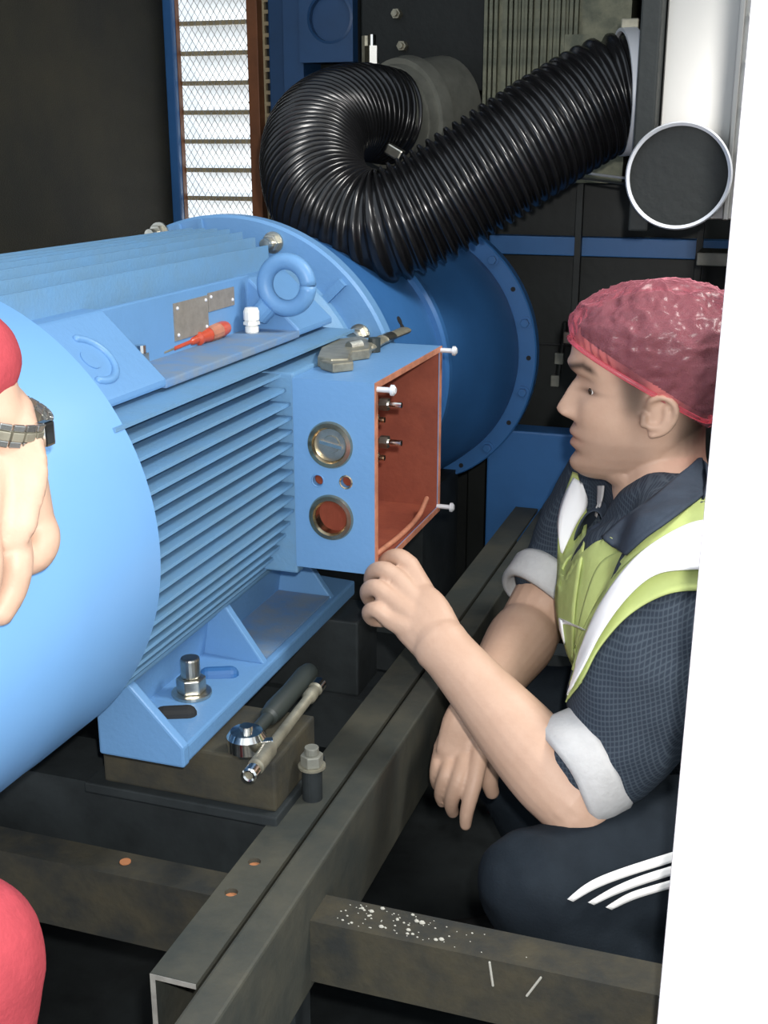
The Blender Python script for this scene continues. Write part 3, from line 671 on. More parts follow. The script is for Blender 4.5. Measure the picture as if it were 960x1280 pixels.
MB().lathe([(h * GS, r * .9) for h, r in [(0, .0085), (.002, .0095), (.010, .0095), (.011, .0080), (.013, .0080)]], c, (0, 0, 1), 24).build('thread', 'white_plastic', wp, smooth=.5)
MB().lathe([(h * GS, r * .9) for h, r in [(.013, .0115), (.018, .0115), (.018, .0098), (.021, .0098)]], c, (0, 0, 1), 6).build('hex_collar', 'white_plastic', wp)
MB().lathe([(h * GS, r * .9) for h, r in [(.021, .0110), (.034, .0112), (.040, .0090), (.041, .0001)]], c, (0, 0, 1), 12).build('dome_nut', 'white_plastic', wp, smooth=.4)
# adjustable wrench on the terminal box
aw = thing('adjustable_wrench', 'worn brown adjustable wrench lying on top of the terminal box', 'wrench', (-.49, 1.33, bz1))
zb = bz1 + .0005
def wpt(u, v, dz=0): p = atz(u, v, bz1 + dz); return np.array((p[0], p[1], 0.0))
hd_ = [wpt(396, 452), wpt(410, 441), wpt(428, 437), wpt(446, 436), wpt(461, 443), wpt(456, 452), wpt(444, 455), wpt(428, 459)]
def slab(pts, z0, z1, name, m, par, **k):
    return MB().prism([(p[0], p[1], z0) for p in pts], (0, 0, z1 - z0)).build(name, m, par, **k)
slab([wpt(397, 459), wpt(402, 447), wpt(424, 436), wpt(452, 432), wpt(466, 440), wpt(462, 449), wpt(440, 452), wpt(436, 462), wpt(414, 463)], zb, zb + .013, 'fixed_jaw', 'toolsteel', aw, bevel=.002)
slab([wpt(400, 462), wpt(438, 456), wpt(442, 464), wpt(416, 467)], zb, zb + .011, 'sliding_jaw', 'toolsteel', aw, bevel=.002)
k0, k1 = wpt(436, 447), wpt(456, 443)
MB().lathe([x for i in range(8) for x in ((i * .0028, .0062), (i * .0028 + .0014, .0072))], k0 + (0, 0, zb + .013), k1 - k0, 16).build('knurled_screw', 'zinc', aw)
MB().tube([wpt(458, 442) + (0, 0, zb + .007), wpt(480, 430) + (0, 0, zb + .006), wpt(505, 419) + (0, 0, zb + .006)], [(.012, .006), (.0085, .005), (.0105, .005)], 12, hint=(0, 0, 1)).build('handle', 'toolsteel', aw, smooth=.8)
MB().tube([wpt(478, 431) + (0, 0, zb + .0065), wpt(488, 426.5) + (0, 0, zb + .0065)], [(.0098, .0062), (.0098, .0062)], 12, rnd=False, hint=(0, 0, 1)).build('handle_band', 'zinc', aw, smooth=.8)
MB().cyl(wpt(468, 440) + (0, 0, zb), wpt(468, 440) + (0, 0, zb + .018), .008, 12).build('pivot_pin', 'grip', aw)
# ratchet and extension bar on the mounting block
zk = .5590
ra = thing('ratchet_wrench', 'chrome headed ratchet with a black rubber handle on the mounting block', 'ratchet', (-.49, 1.06, zk))
h0, h1 = np.array((-.492, 1.013, zk + .012)), np.array((-.493, 1.195, zk + .013)); d = unit(h1 - h0)
MB().lathe([(-.012, .006), (-.012, .0185), (-.008, .021), (.006, .021), (.012, .017), (.014, .0001)], h0, (0, 0, 1), 28).build('ratchet_head', 'chrome', ra, smooth=.5)
MB().cyl(h0 + (.0, 0, .012), h0 + (0, 0, .018), .007, 16).build('release_button', 'chrome', ra, smooth=.7)
MB().box(h0 + (.012, -.006, -.004), h0 + (.030, .004, .006), rotm((0, 0, 1), .5)).build('direction_lever', 'chrome', ra, bevel=.002)
MB().lathe([(.015, .0075), (.055, .007), (.058, .0105), (.075, .0125), (.12, .0115), (.165, .013), (.178, .011), (.182, .004)], h0, d, 20).build('handle_grip', 'grip', ra, smooth=.6)
eb = thing('extension_bar', 'slim chrome socket extension bar lying beside the ratchet', 'extension bar', (-.465, 1.05, zk))
h0, h1 = np.array((-.4605, 0.950, zk + .0105)), np.array((-.4715, 1.170, zk + .0105)); d = unit(h1 - h0); Lb = np.linalg.norm(h1 - h0)
MB().lathe([(0.004, .0042), (0, .0062), (.001, .0078), (.012, .0078), (.013, .0066), (.018, .0066), (.019, .0088), (.055, .0088), (.062, .0064), (Lb - .045, .0058), (Lb - .040, .0080), (Lb - .028, .0080), (Lb - .026, .0062), (Lb - .018, .0062), (Lb - .016, .0085), (Lb - .002, .0085), (Lb, .006)], h0, d, 24).build('bar', 'toolsteel', eb, smooth=.5)
MB().lathe([(0.0005, .0042), (-.0004, .0062), (.001, .0080), (.012, .0080)], h0, d, 24, cap=False).build('socket_end', 'chrome', eb, smooth=.5)
MB().lathe([(Lb - .0165, .0087), (Lb - .002, .0087), (Lb + .0004, .006)], h0, d, 24, cap=False).build('square_drive_end', 'chrome', eb, smooth=.5)
# ================================================================== the kneeling worker
def chain(mb, pts, rad, n=None, seg=18, hint=None):
    P = np.array([p for p in pts], float)
    R = np.array([(r, r) if np.isscalar(r) else r for r in rad], float)
    if n: 
        q = spline(np.c_[P, R], n); P, R = q[:, :3], q[:, 3:]
    mb.tube(P, [tuple(r) for r in R], seg, True, hint)

def wrinkle(me, fn):
    n = len(me.vertices); c = np.empty(n * 3, np.float32); me.vertices.foreach_get('co', c); c = c.reshape(-1, 3)
    q = np.empty(n * 3, np.float32); me.vertex_normals.foreach_get('vector', q); q = q.reshape(-1, 3)
    d = np.array([fn(Vector(p)) for p in c], np.float32); me.vertices.foreach_set('co', (c + q * d[:, None]).ravel()); me.update()
# ---- head in its own frame: x forward, y to the near side, z up
HF, HL, HU = -RT * .996 + FH * .09, -FH, np.array([0, 0, 1.0])
HF = unit(HF); HL = unit(np.cross(HU, HF))
HO = atd(803, 500, 1.45)
def hw(p): p = np.asarray(p, float); return HO + p[..., :1] * HF + p[..., 1:2] * HL + p[..., 2:3] * HU
LV = np.array([  # height, front, back, half width, power
    (-.100, .058, .000, .012, 2.0), (-.096, .069, -.004, .026, 2.0), (-.088, .0775, -.012, .036, 2.1), (-.078, .080, -.024, .0435, 2.2), (-.064, .0795, -.040, .051, 2.3),
    (-.045, .0805, -.058, .0575, 2.4), (-.020, .0815, -.076, .0625, 2.4), (.005, .0800, -.088, .0665, 2.35), (.030, .0815, -.096, .0695, 2.3),
    (.046, .0885, -.100, .0715, 2.25), (.066, .0885, -.101, .073, 2.2), (.086, .0810, -.098, .0715, 2.15), (.104, .0650, -.086, .0630, 2.1), (.118, .043, -.066, .048, 2.0), (.127, .018, -.040, .028, 2.0), (.130, -.005, -.018, .008, 2.0)])
def lvl(h): return [np.interp(h, LV[:, 0], LV[:, k]) for k in range(1, 5)]
def g(x, s): return np.exp(-(x / s) ** 2)
NOSE = np.array([(-.040, 0), (-.032, .0012), (-.024, .0045), (-.012, .0118), (-.001, .0180), (.006, .0215), (.010, .0228), (.0135, .0226), (.0175, .0195), (.0215, .0125), (.0255, .0050), (.029, 0)]).T
def face(h, y):
    d = 0.0
    # nose
    ramp = np.interp(-h, NOSE[0], NOSE[1])
    wn = .0075 + .006 * np.clip((.03 - h) / .045, 0, 1)
    d += ramp * g(y, wn * 1.12)
    d += .0085 * g(h + .0155, .0070) * (g(y - .0135, .0062) + g(y + .0135, .0062))
    d -= .006 * g(h + .0255, .004) * g(y, .012)
    # lips, chin, brow, eyes, cheeks
    d += .0062 * g(h + .0400, .0066) * g(y, .021) + .0060 * g(h + .0550, .0064) * g(y, .018)
    d -= .0048 * g(h + .0478, .0022) * g(y, .023)
    d -= .0040 * g(h + .0655, .005) * g(y, .024)
    d += .0055 * g(h + .081, .011) * g(y, .020)
    d += .0070 * g(h - .043, .008) * (g(y - .024, .018) + g(y + .024, .018)) + .003 * g(h - .043, .012) * g(y, .012)
    d -= .0140 * g(h - .020, .0105) * (g(y - .031, .014) + g(y + .031, .014))
    d += .0085 * g(h - .0200, .0068) * (g(y - .031, .0110) + g(y + .031, .0110))
    d -= .0025 * g(h - .0150, .0016) * (g(y - .031, .0125) + g(y + .031, .0125))
    d += .0040 * g(h + .010, .018) * (g(y - .042, .018) + g(y + .042, .018))
    d -= .0050 * g(h - .031, .007) * g(y, .010)
    return d
def headmesh(off=0.0, nh=150, nt=144, feat=True, hmin=-.100):
    hs = hmin + 0 + np.linspace(0, .130 - hmin, nh)
    v = []
    for h in hs:
        f_, b_, w_, p_ = lvl(h); c_ = -.008 if h > -.06 else -.008 + (-.06 - h) * .6
        for k in range(nt):
            t = 2 * PI * k / nt; ct, st = math.cos(t), math.sin(t)
            rx = (f_ - c_) if ct > 0 else (c_ - b_)
            x = c_ + rx * math.copysign(abs(ct) ** (2 / p_), ct); y = w_ * math.copysign(abs(st) ** (2 / p_), st)
            if feat and ct > 0: x += face(h, y) * min(1, ct * 1.8)
            v.append((x, y, h))
    v = np.array(v); f = [(i * nt + k, i * nt + (k + 1) % nt, (i + 1) * nt + (k + 1) % nt, (i + 1) * nt + k) for i in range(nh - 1) for k in range(nt)]
    f += [tuple(range(nt - 1, -1, -1)), tuple((nh - 1) * nt + k for k in range(nt))]
    return v, f
body = MB()
hv, hf = headmesh(); body.add(hw(hv), hf)
# ears
for s_ in (1, -1):
    def ep(x, z, y=0.0): return hw(np.array((x, s_ * (.068 + y * .75), z * .80 - .010)) + np.array((.012, 0, 0)))
    e = lambda pts, r: chain(body, [ep(*p) for p in pts], [r] * len(pts), 28, 10)
    e([(-.010, .020, .000), (-.013, .032, .008), (-.026, .037, .014), (-.038, .028, .018), (-.041, .012, .018), (-.036, -.006, .013), (-.026, -.018, .008), (-.016, -.022, .004)], .0042)
    e([(-.031, .020, .011), (-.031, .004, .011), (-.024, -.009, .008), (-.014, -.010, .005)], .0042)
    e([(-.006, .006, .002), (-.006, -.006, .003)], .0046)
    chain(body, [ep(-.026, .022, .004), ep(-.025, .002, .003), ep(-.018, -.016, .001)], [(.014, .0028), (.013, .0028), (.008, .003)], 14, 14, hint=HL * s_)
# ---- joints
J = dict(neckb=atd(838, 622, 1.455), shL=atd(858, 712, 1.29), shR=atd(770, 606, 1.64), elL=atd(716, 998, 1.245), wrL=atd(551, 806, 1.33),
         elR=atd(662, 785, 1.59), wrR=atd(600, 876, 1.425), hipL=atd(1000, 1062, 1.37), hipR=atd(905, 965, 1.66), knL=atd(676, 1106, 1.22), knR=atd(604, 882, 1.66))
J['hip'] = (J['hipL'] + J['hipR']) / 2; J['chest'] = atd(818, 730, 1.445); J['belly'] = atd(880, 870, 1.455)
LAT = unit(J['shL'] - J['shR']); TF = unit(np.cross(np.array([0, 0, 1.0]), LAT))       # across, towards the front
if TF @ RT > 0: TF = -TF
torso = [J['hip'] + (0, 0, -.02), J['hip'] * .55 + J['belly'] * .45, J['belly'], J['belly'] * .45 + J['chest'] * .55, J['chest'], J['chest'] * .45 + J['neckb'] * .55]
def torso_mb(mb, d):
    chain(mb, torso, [(.155 + d, .115 + d), (.150 + d, .112 + d), (.148 + d, .112 + d), (.158 + d, .115 + d), (.150 + d, .105 + d), (.085 + d, .070 + d)], 26, 32, hint=TF)
    for s in ('shL', 'shR'): chain(mb, [J['neckb'] + (0, 0, -.035), J['neckb'] * .45 + J[s] * .55 + (0, 0, .000), J[s] * .95 + J['neckb'] * .05], [.052 + d, .055 + d, .058 + d], 14, 20)
torso_mb(body, -.012)
chain(body, [hw(np.array((-.022, 0, -.030))), hw(np.array((-.026, 0, -.075))), J['neckb'] * .75 + HO * .25 + HF * -.005 + (0, 0, -.03), J['neckb'] + (0, 0, -.05)], [(.054, .056), (.053, .056), (.058, .058), (.075, .066)], 20, 28, hint=HF)
chain(body, [hw(np.array((.040, 0, -.080))), hw(np.array((.010, 0, -.095))), hw(np.array((-.004, 0, -.135)))], [(.034, .018), (.044, .026), (.045, .030)], 12, 20, hint=HF)
# arms
eL, wL = J['elL'], J['wrL']
chain(body, [J['shL'], atd(815, 830, 1.27), atd(772, 925, 1.258), atd(740, 968, 1.252), eL], [.054, .048, .044, .042, .040], 20)
fl_n = unit(np.cross(wL - eL, FW))
chain(body, [eL + unit(eL - wL) * .006 + (0, 0, -.004), eL * .85 + wL * .15, eL * .6 + wL * .4, eL * .3 + wL * .7, eL * .08 + wL * .92, wL], [(.039, .038), (.0455, .043), (.043, .041), (.0355, .033), (.0315, .026), (.0325, .025)], 24, 24, hint=FW)
eR, wR = J['elR'], J['wrR']
chain(body, [J['shR'], J['shR'] * .5 + eR * .5, eR], [.054, .050, .043], 14)
chain(body, [eR, eR * .8 + wR * .2, eR * .5 + wR * .5, wR], [.042, .046, .040, .029], 18, 24)
# hands: pixel guided joints, each finger its own chain
def finger(pts, r0, r1):
    P = [atd(*p) for p in pts]; n = len(P); chain(body, P, list(np.linspace(r0, r1, n)), 22, 12)
def pad(pts, rads): chain(body, [atd(*p) for p in pts], rads, 14, 16, hint=FW)
W0 = (551, 806, 1.332)
for k, (u, v, d, r) in enumerate([(512, 708, 1.385, .0125), (497, 724, 1.370, .0125), (488, 748, 1.357, .0122), (487, 774, 1.350, .0112)]):
    pad([(548 + 6 - 5 * k, 797 + 4 * k, 1.345), ((550 + u) / 2 + 4, (800 + v) / 2 + 3, (1.335 + d) / 2), (u, v, d)], [(.018, .016), (.017, .0145), (r, r * .98)])
pad([W0, (525, 770, 1.350), (505, 748, 1.370)], [(.031, .022), (.036, .017), (.030, .012)])
finger([(512, 707, 1.385), (499, 697, 1.392), (486, 699, 1.408), (477, 710, 1.430), (474, 722, 1.445)], .0122, .0080)
finger([(497, 724, 1.370), (481, 713, 1.377), (468, 715, 1.393), (464, 727, 1.416), (472, 737, 1.432)], .0120, .0085)
finger([(488, 748, 1.357), (471, 735, 1.363), (460, 738, 1.380), (462, 749, 1.402), (474, 755, 1.415)], .0115, .0082)
finger([(487, 774, 1.350), (470, 762, 1.352), (461, 765, 1.366), (465, 774, 1.386), (478, 777, 1.397)], .0103, .0074)
finger([(540, 775, 1.368), (518, 742, 1.405), (498, 720, 1.430), (484, 712, 1.448)], .0150, .0090)
# right hand hanging
K = [(600, 938, 1.408, .0122), (583, 943, 1.414, .0122), (566, 942, 1.424, .0118), (552, 935, 1.434, .0105)]
for k, (u, v, d, r) in enumerate(K):
    pad([(606 - 4 * k, 884, 1.424), ((602 + u) / 2 - 2 * k, (880 + v) / 2, 1.42), (u, v, d)], [(.016, .015), (.0155, .0145), (r, r)])
pad([(600, 876, 1.425), (588, 908, 1.419), (578, 936, 1.418)], [(.029, .021), (.035, .016), (.032, .012)])
finger([K[0][:3], (594, 972, 1.394), (588, 996, 1.390), (583, 1018, 1.392), (582, 1031, 1.397)], .0120, .0072)
finger([K[1][:3], (574, 973, 1.398), (567, 992, 1.402), (564, 1006, 1.414), (566, 1015, 1.428)], .0120, .0078)
finger([K[2][:3], (559, 966, 1.408), (553, 982, 1.412), (551, 994, 1.424), (553, 1002, 1.436)], .0112, .0075)
finger([K[3][:3], (547, 955, 1.420), (545, 969, 1.424), (546, 979, 1.436), (549, 985, 1.446)], .0098, .0068)
finger([(604, 897, 1.418), (613, 930, 1.420), (613, 958, 1.424), (612, 978, 1.428), (615, 990, 1.434)], .0150, .0092)
# legs
def foot_pts(k, ank, fwd): return [ank, ank + fwd * .10 + (0, 0, -.035), ank + fwd * .19 + (0, 0, -.055)]
anL = np.array([J['knL'][0] + .215, J['knL'][1] + .10, .105]); anR = np.array([J['knR'][0] + .14, J['knR'][1] + .02, .105])
LEG = [(J['hipL'], J['knL'], anL), (J['hipR'], J['knR'], anR)]
def legs_mb(mb, d, ends=True):
    for h_, k_, a_ in LEG:
        chain(mb, [h_, h_ * .5 + k_ * .5 + (0, 0, .01), k_ * .9 + h_ * .1, k_], [.094 + d, .082 + d, .064 + d, .058 + d], 20, 24)
        chain(mb, [k_ + (0, 0, -.006), k_ * .7 + a_ * .3 + (.008, 0, 0), k_ * .35 + a_ * .65, a_], [.056 + d, .060 + d, .048 + d, .038 + d], 20, 20)
legs_mb(body, -.010)
for h_, k_, a_ in LEG:
    fd = unit(np.array([(k_ - h_)[0], (k_ - h_)[1], 0]))
    chain(body, [a_, a_ + fd * .05 + (0, 0, -.045), a_ + fd * .13 + (0, 0, -.065)], [.034, .032, .026], 10, 16)
me = remesh(body, .0024, 3, .5)
# skin tints: lips, stubble, eyebrows, ears, and a painted dark eye slit
nv = len(me.vertices); co = np.empty(nv * 3, np.float32); me.vertices.foreach_get('co', co); co = co.reshape(-1, 3)
loc = np.c_[(co - HO) @ HF, (co - HO) @ HL, (co - HO) @ HU]
x_, y_, z_ = loc.T; ay = np.abs(y_)
inhead = (np.linalg.norm(loc - (0, 0, .02), axis=1) < .17)
stub = np.clip((-.022 - z_) / .03, 0, 1) * np.clip((z_ + .115) / .03, 0, 1) * np.clip((x_ + .015) / .02, 0, 1) * inhead
side = np.clip((.010 - z_) / .03, 0, 1) * g(x_ - .012, .016) * np.clip((z_ + .10) / .03, 0, 1) * inhead * (ay > .03)
stub = np.clip(np.maximum(stub, side * .9), 0, 1) * .40
lips = (g(z_ + .0475, .0095) * g(y_, .022) * (x_ > .070)) * inhead
brow = (np.exp(-(((z_ - .0435 - .005 * np.clip((ay - .020) / .02, -1, 1) + .006 * np.clip((ay - .040) / .012, 0, 2)) / .0054) ** 2)) * np.clip((ay - .010) / .004, 0, 1) * np.clip((.054 - ay) / .006, 0, 1) * (x_ > .035)) * inhead
lash_shade = (g(z_ - .0155, .0032) * g(ay - .033, .016) * (x_ > .040)) * inhead  # lash line, widened to paint the shade of the lowered eye
sb_ = (1 / (1 + np.exp(-(z_ + .010) / .006))) * (1 / (1 + np.exp((x_ - .041 + (.05 - z_) * .24) / .004))) * (1 / (1 + np.exp(-(x_ - .004) / .003))) * (ay > .035)
nape = (1 / (1 + np.exp(-(z_ + .050) / .006))) * (1 / (1 + np.exp((x_ + .034) / .005))) * (z_ < .05)
hairy = np.clip(sb_ * .92 + nape * .95, 0, 1) * inhead
col = np.ones((nv, 4), np.float32)
def blend(m, c):
    global col
    m = np.clip(m, 0, 1)[:, None]; col[:, :3] = col[:, :3] * (1 - m) + np.array(c, np.float32) * m
blend(stub, (.46, .47, .50)); blend(lips * .55, (.80, .52, .52)); blend(hairy, (.085, .085, .085)); blend(brow * .95, (.07, .065, .065)); blend(lash_shade * .9, (.12, .1, .1))
print('TINT', (brow > .5).sum(), (hairy > .5).sum(), (lips > .5).sum(), col.min(0), inhead.sum())
at_ = me.color_attributes.new('tint', 'FLOAT_COLOR', 'POINT'); at_.data.foreach_set('color', col.ravel())
m = M['skin']; nt = m.node_tree; b_ = nt.nodes['Principled BSDF']; src = b_.inputs['Base Color'].links[0].from_socket
an = nt.nodes.new('ShaderNodeAttribute'); an.attribute_name = 'tint'
mx = nt.nodes.new('ShaderNodeMix'); mx.data_type = 'RGBA'; mx.blend_type = 'MULTIPLY'; mx.inputs[0].default_value = 1
nt.links.new(src, mx.inputs[6]); nt.links.new(an.outputs['Color'], mx.inputs[7]); nt.links.new(mx.outputs[2], b_.inputs['Base Color'])
wk = thing('person', 'crouching person in pink hair cap and yellow vest touching the terminal box', 'person', (J['hip'][0], J['hip'][1], 0))
bo = link('body', me, 'skin', wk, 9)
# eyes
for s_ in (1, -1):
    c = hw(np.array((.0575, s_ * .031, .0165)))
    ey_ = MB().ball(c, .0105, 20, 14).build('eye', 'lens', wk, smooth=9)
    MB().ball(c + HF * .0062 + HL * s_ * .002, (.0055, .0055, .0055), 16, 10).build('iris', 'iris', ey_, smooth=9)
# ---- short hair: shell over the scalp with sideburns
def shell(off, keep, name, material, nh=110, nt=140, thick=.0, extra=None, hmin=-.10):
    v, f = headmesh(nh=nh, nt=nt, feat=False, hmin=hmin)
    c = np.array((-.008, 0, .03)); n = v - c; n /= np.linalg.norm(n, axis=1)[:, None]
    v2 = v + n * off
    if extra is not None: v2 = extra(v2, n)
    ok = np.array([keep(*p) for p in v]); f = [q for q in f if all(ok[i] for i in q)]
    used = sorted({i for q in f for i in q}); mp = {i: j for j, i in enumerate(used)}
    return MB().add(hw(v2[used]), [tuple(mp[i] for i in q) for q in f])
def cap_edge(x): return .0715 - .60 * (.080 - x) if x > -.06 else -.0125 + (x + .06) * .45
def hairline(x, y, z):
    if z > cap_edge(x) + .010 and x < .079: return True
    jx = .004 * math.sin(z * 900 + x * 300)
    return False
hm = shell(.0022, hairline, 'hair', 'hair', 200, 260); ho = hm.build('hair', 'hair', wk, smooth=9)
sl = ho.modifiers.new('s', 'SOLIDIFY'); sl.thickness = .003; sl.offset = -1
# ---- bouffant cap
from mathutils import noise as mnoise
def cap_edge(x): return .0715 - .60 * (.080 - x) if x > -.06 else -.0125 + (x + .06) * .45
def crinkle(v, n):
    out = []
    for p, q in zip(v, n):
        r = p[2] - cap_edge(p[0]); puff = .024 * (1 - math.exp(-max(r, 0) / .022))
        fr = max(0, (p[0] - .03) / .06); puff *= 1 - .45 * min(1, max(0, (p[2] - .08) / .04)) * (1 - fr * .6)
        puff += .012 * max(0, -p[0] / .1)
        w1 = mnoise.noise(Vector(p * 24)) * .0060 + abs(mnoise.noise(Vector(p * 48 + 3))) * -.0090 + abs(mnoise.noise(Vector(p * 105 + 9))) * -.0050
        a = math.atan2(p[1], p[0]); pl = .0016 * math.sin(a * 46) * math.exp(-max(r, 0) / .02)
        lift = min(1, max(0, r) / .02)
        out.append(p + q * (puff + w1 * lift + pl))
    return np.array(out)
cm = shell(.005, lambda x, y, z: z > cap_edge(x) - .001, 'cap', 'cap', 150, 220, extra=crinkle)
co_ = cm.build('hair_cap', 'cap', wk, smooth=9); co_['label'] = 'pink crinkled see-through hair cap'
ed = []
for t in np.linspace(0, 2 * PI, 97):
    # walk the edge: solve for the height on the head outline
    ct, st = math.cos(t), math.sin(t); h = .03
    for _ in range(12):
        f_, b__, w_, p_ = lvl(h); c_ = -.008; rx = (f_ - c_) if ct > 0 else (c_ - b__)
        x = c_ + rx * math.copysign(abs(ct) ** (2 / p_), ct); h = cap_edge(x)
    y = w_ * math.copysign(abs(st) ** (2 / p_), st); n_ = unit((x, y, 0)); ed.append(np.array((x, y, h)) + n_ * .0068)
ed = hw(np.array(ed)); MB().tube(ed, .0030, 10, rnd=False).build('elastic_edge', 'cap', co_, smooth=9)
# ---- shirt: torso and short sleeves in one surface
sh = MB(); torso_mb(sh, .004)
cuL = atd(752, 945, 1.255); cuR = atd(688, 722, 1.605)
axL = unit(atd(706, 971, 1.255) - cuL); axR = unit(atd(655, 765, 1.585) - cuR)
chain(sh, [J['shL'] * .96 + J['neckb'] * .04, atd(815, 830, 1.27), atd(778, 910, 1.26), cuL, cuL + axL * .012], [.074, .080, .068, .056, .054], 20, 24)
chain(sh, [J['shR'], J['shR'] * .5 + eR * .5, cuR], [.070, .066, .050], 14, 24)
me = remesh(sh, .005, 6, .5)
wrinkle(me, lambda p: mnoise.noise(p * 16) * .007 + mnoise.noise(p * 34 + Vector((2, 5, 1))) * .0030)
so = link('shirt', me, 'check', wk, 9)
def open_ring(c, ax, r0, r1, L, t, name, material, par, hint=None, flare=.0):
    """a rolled cuff: short thick band around a limb"""
    MB().lathe([(0, r0), (0, r0 + t * .6), (L * .12, r0 + t), (L * .5, (r0 + r1) / 2 + t * 1.1), (L * .9, r1 + t), (L, r1 + t * .5), (L, r1), (L * .5, (r0 + r1) / 2)], c, ax, 40, cap=False).build(name, material, par, smooth=9)
for c, ax, r0, r1, sd_ in ((cuL, axL, .052, .051, 1), (cuR, axR, .048, .048, 2)):
    mb = MB().lathe([(-.004, r0 - .004), (-.004, r0 + .004), (.004, r0 + .008), (.022, (r0 + r1) / 2 + .009), (.036, r1 + .009), (.041, r1 + .004), (.040, r1 - .002), (.02, (r0 + r1) / 2 - .002)], c, ax, 64, cap=False)
    v = np.array(mb.v)
    mb.v = [tuple(p + (p - c - ax * ((p - c) @ ax)) * (mnoise.noise(Vector(p * 22 + sd_)) * .10) + ax * mnoise.noise(Vector(p * 18 + 7)) * .006) for p in v]
    mb.build('rolled_cuff', 'cuff', wk, smooth=9)['label'] = 'pale grey rolled sleeve cuff'
# collar: band round the neck, open at the front
cb_ = []
nk = J['neckb'] * .5 + HO * .5 + HF * -.012 + (0, 0, -.045)
for t in np.linspace(math.radians(18), math.radians(342), 60):
    dirv = HF * math.cos(t) + HL * math.sin(t)
    fr = (1 + math.cos(t)) / 2; bk = 1 - fr
    up = nk + dirv * (.064 + .010 * fr) + np.array((0, 0, -.040 * fr + .022 * bk))
    mid = nk + dirv * (.082 + .018 * fr) + np.array((0, 0, -.050 * fr + .008 * bk))
    lo = nk + dirv * (.098 + .014 * fr) + np.array((0, 0, -.095 * fr - .030 * bk))
    cb_.append((nk + dirv * (.060 + .012 * fr) + np.array((0, 0, -.085 * fr - .02 * bk)), up, mid, lo))
v = [p for r in cb_ for p in r]
f = [(i * 4 + k, i * 4 + k + 1, i * 4 + k + 5, i * 4 + k + 4) for i in range(59) for k in range(3)]
clo = MB().add(v, f).build('collar', 'collar', wk, smooth=9)
sl = clo.modifiers.new('s', 'SOLIDIFY'); sl.thickness = .004; sl.offset = 0
sb = clo.modifiers.new('b', 'SUBSURF'); sb.levels = sb.render_levels = 2
# ---- vest over the shirt: torso surface, cut at neck, arm holes, front opening and hem
ve = MB(); torso_mb(ve, .016)
me = remesh(ve, .005, 6, .5)
UPV = unit(J['chest'] - J['hip'])
bm = bmesh.new(); bm.from_mesh(me); kill = []
for fc in bm.faces:
    c = np.array(fc.calc_center_median()); q = c - J['chest']
    l, f_, u_ = q @ LAT, q @ TF, q @ np.array((0, 0, 1.0))
    rn = c - nk; rn = np.linalg.norm(rn[:2])
    bad = u_ < -.27
    if abs(l) > .135: bad = True
    if rn < .150 and u_ > .015 or rn < .20 and u_ > .055 and f_ < .07: bad = True
    if f_ > .02 and abs(l + .035) < .016 + max(0, (u_ + .02)) * .42: bad = True
    if bad: kill.append(fc)
bmesh.ops.delete(bm, geom=kill, context='FACES')
for _ in range(6):
    bv = [v for v in bm.verts if v.is_boundary]
    new = {v: sum(((e.other_vert(v).co) for e in v.link_edges if e.is_boundary), Vector()) / max(1, sum(1 for e in v.link_edges if e.is_boundary)) for v in bv}
    for v, p in new.items(): v.co = v.co.lerp(p, .6)
bm.to_mesh(me); bm.free()
wrinkle(me, lambda p: mnoise.noise(p * 14 + Vector((9, 0, 0))) * .006)
vo = link('hi_vis_vest', me, 'hivis', wk, 9)
sl = vo.modifiers.new('s', 'SOLIDIFY'); sl.thickness = .003; sl.offset = -1
# ---- strips of cloth laid on what is already there
bpy.context.view_layer.update()
def bvh(objs):
    V, F = [], []
    for o in objs:
        k = len(V); mw = o.matrix_world; V += [mw @ v.co for v in o.data.vertices]; F += [tuple(i + k for i in p.vertices) for p in o.data.polygons]
    return BVHTree.FromPolygons(V, F)
def laid(tree, eA, eB, n, m_, lift, name, material, par, thick=.0018, near=None):
    A_, B_ = spline([(u, v, 0) for u, v in eA], n), spline([(u, v, 0) for u, v in eB], n)
    V = []; last = None
    for i in range(n):
        for j in range(m_):
            t = j / (m_ - 1); u, v = (A_[i] * (1 - t) + B_[i] * t)[:2]; d = Vector(ray(u, v)).normalized()
            h = tree.ray_cast(Vector(C0), d)
            if h[0] is None: h = tree.find_nearest(Vector(C0) + d * 1.35) if last is None else (last, -d)
            last = h[0]; V.append(np.array(h[0]) - np.array(d) * lift)
    V = np.array(V).reshape(n, m_, 3)
    for _ in range(2):
        V[1:-1] = V[1:-1] * .5 + (V[:-2] + V[2:]) * .25
    f = [(i * m_ + j, i * m_ + j + 1, (i + 1) * m_ + j + 1, (i + 1) * m_ + j) for i in range(n - 1) for j in range(m_ - 1)]
    o = MB().add(V.reshape(-1, 3), f).build(name, material, par, smooth=9)
    s = o.modifiers.new('s', 'SOLIDIFY'); s.thickness = thick; s.offset = 0
    return o
TR = bvh([vo, so])
fp = laid(TR, [(905, 648), (860, 655), (800, 690), (757, 735), (727, 790), (708, 835), (699, 878)], [(905, 742), (872, 738), (830, 744), (785, 770), (748, 812), (728, 850), (704, 882)], 44, 16, .007, 'vest_front', 'hivis', vo)
pn_ = laid(TR, [(895, 600), (866, 627), (820, 660), (786, 685), (750, 703), (728, 762), (714, 835)], [(905, 655), (875, 665), (835, 690), (795, 715), (760, 755), (735, 800), (716, 838)], 40, 12, .006, 'vest_panel', 'hivis', vo)
p2 = laid(TR, [(716, 590), (704, 625), (698, 665), (697, 720), (696, 770), (712, 826)], [(722, 592), (734, 640), (730, 680), (724, 720), (718, 765), (716, 828)], 34, 8, .006, 'vest_panel', 'hivis', vo)
TR2 = bvh([vo, so, fp, pn_, p2])
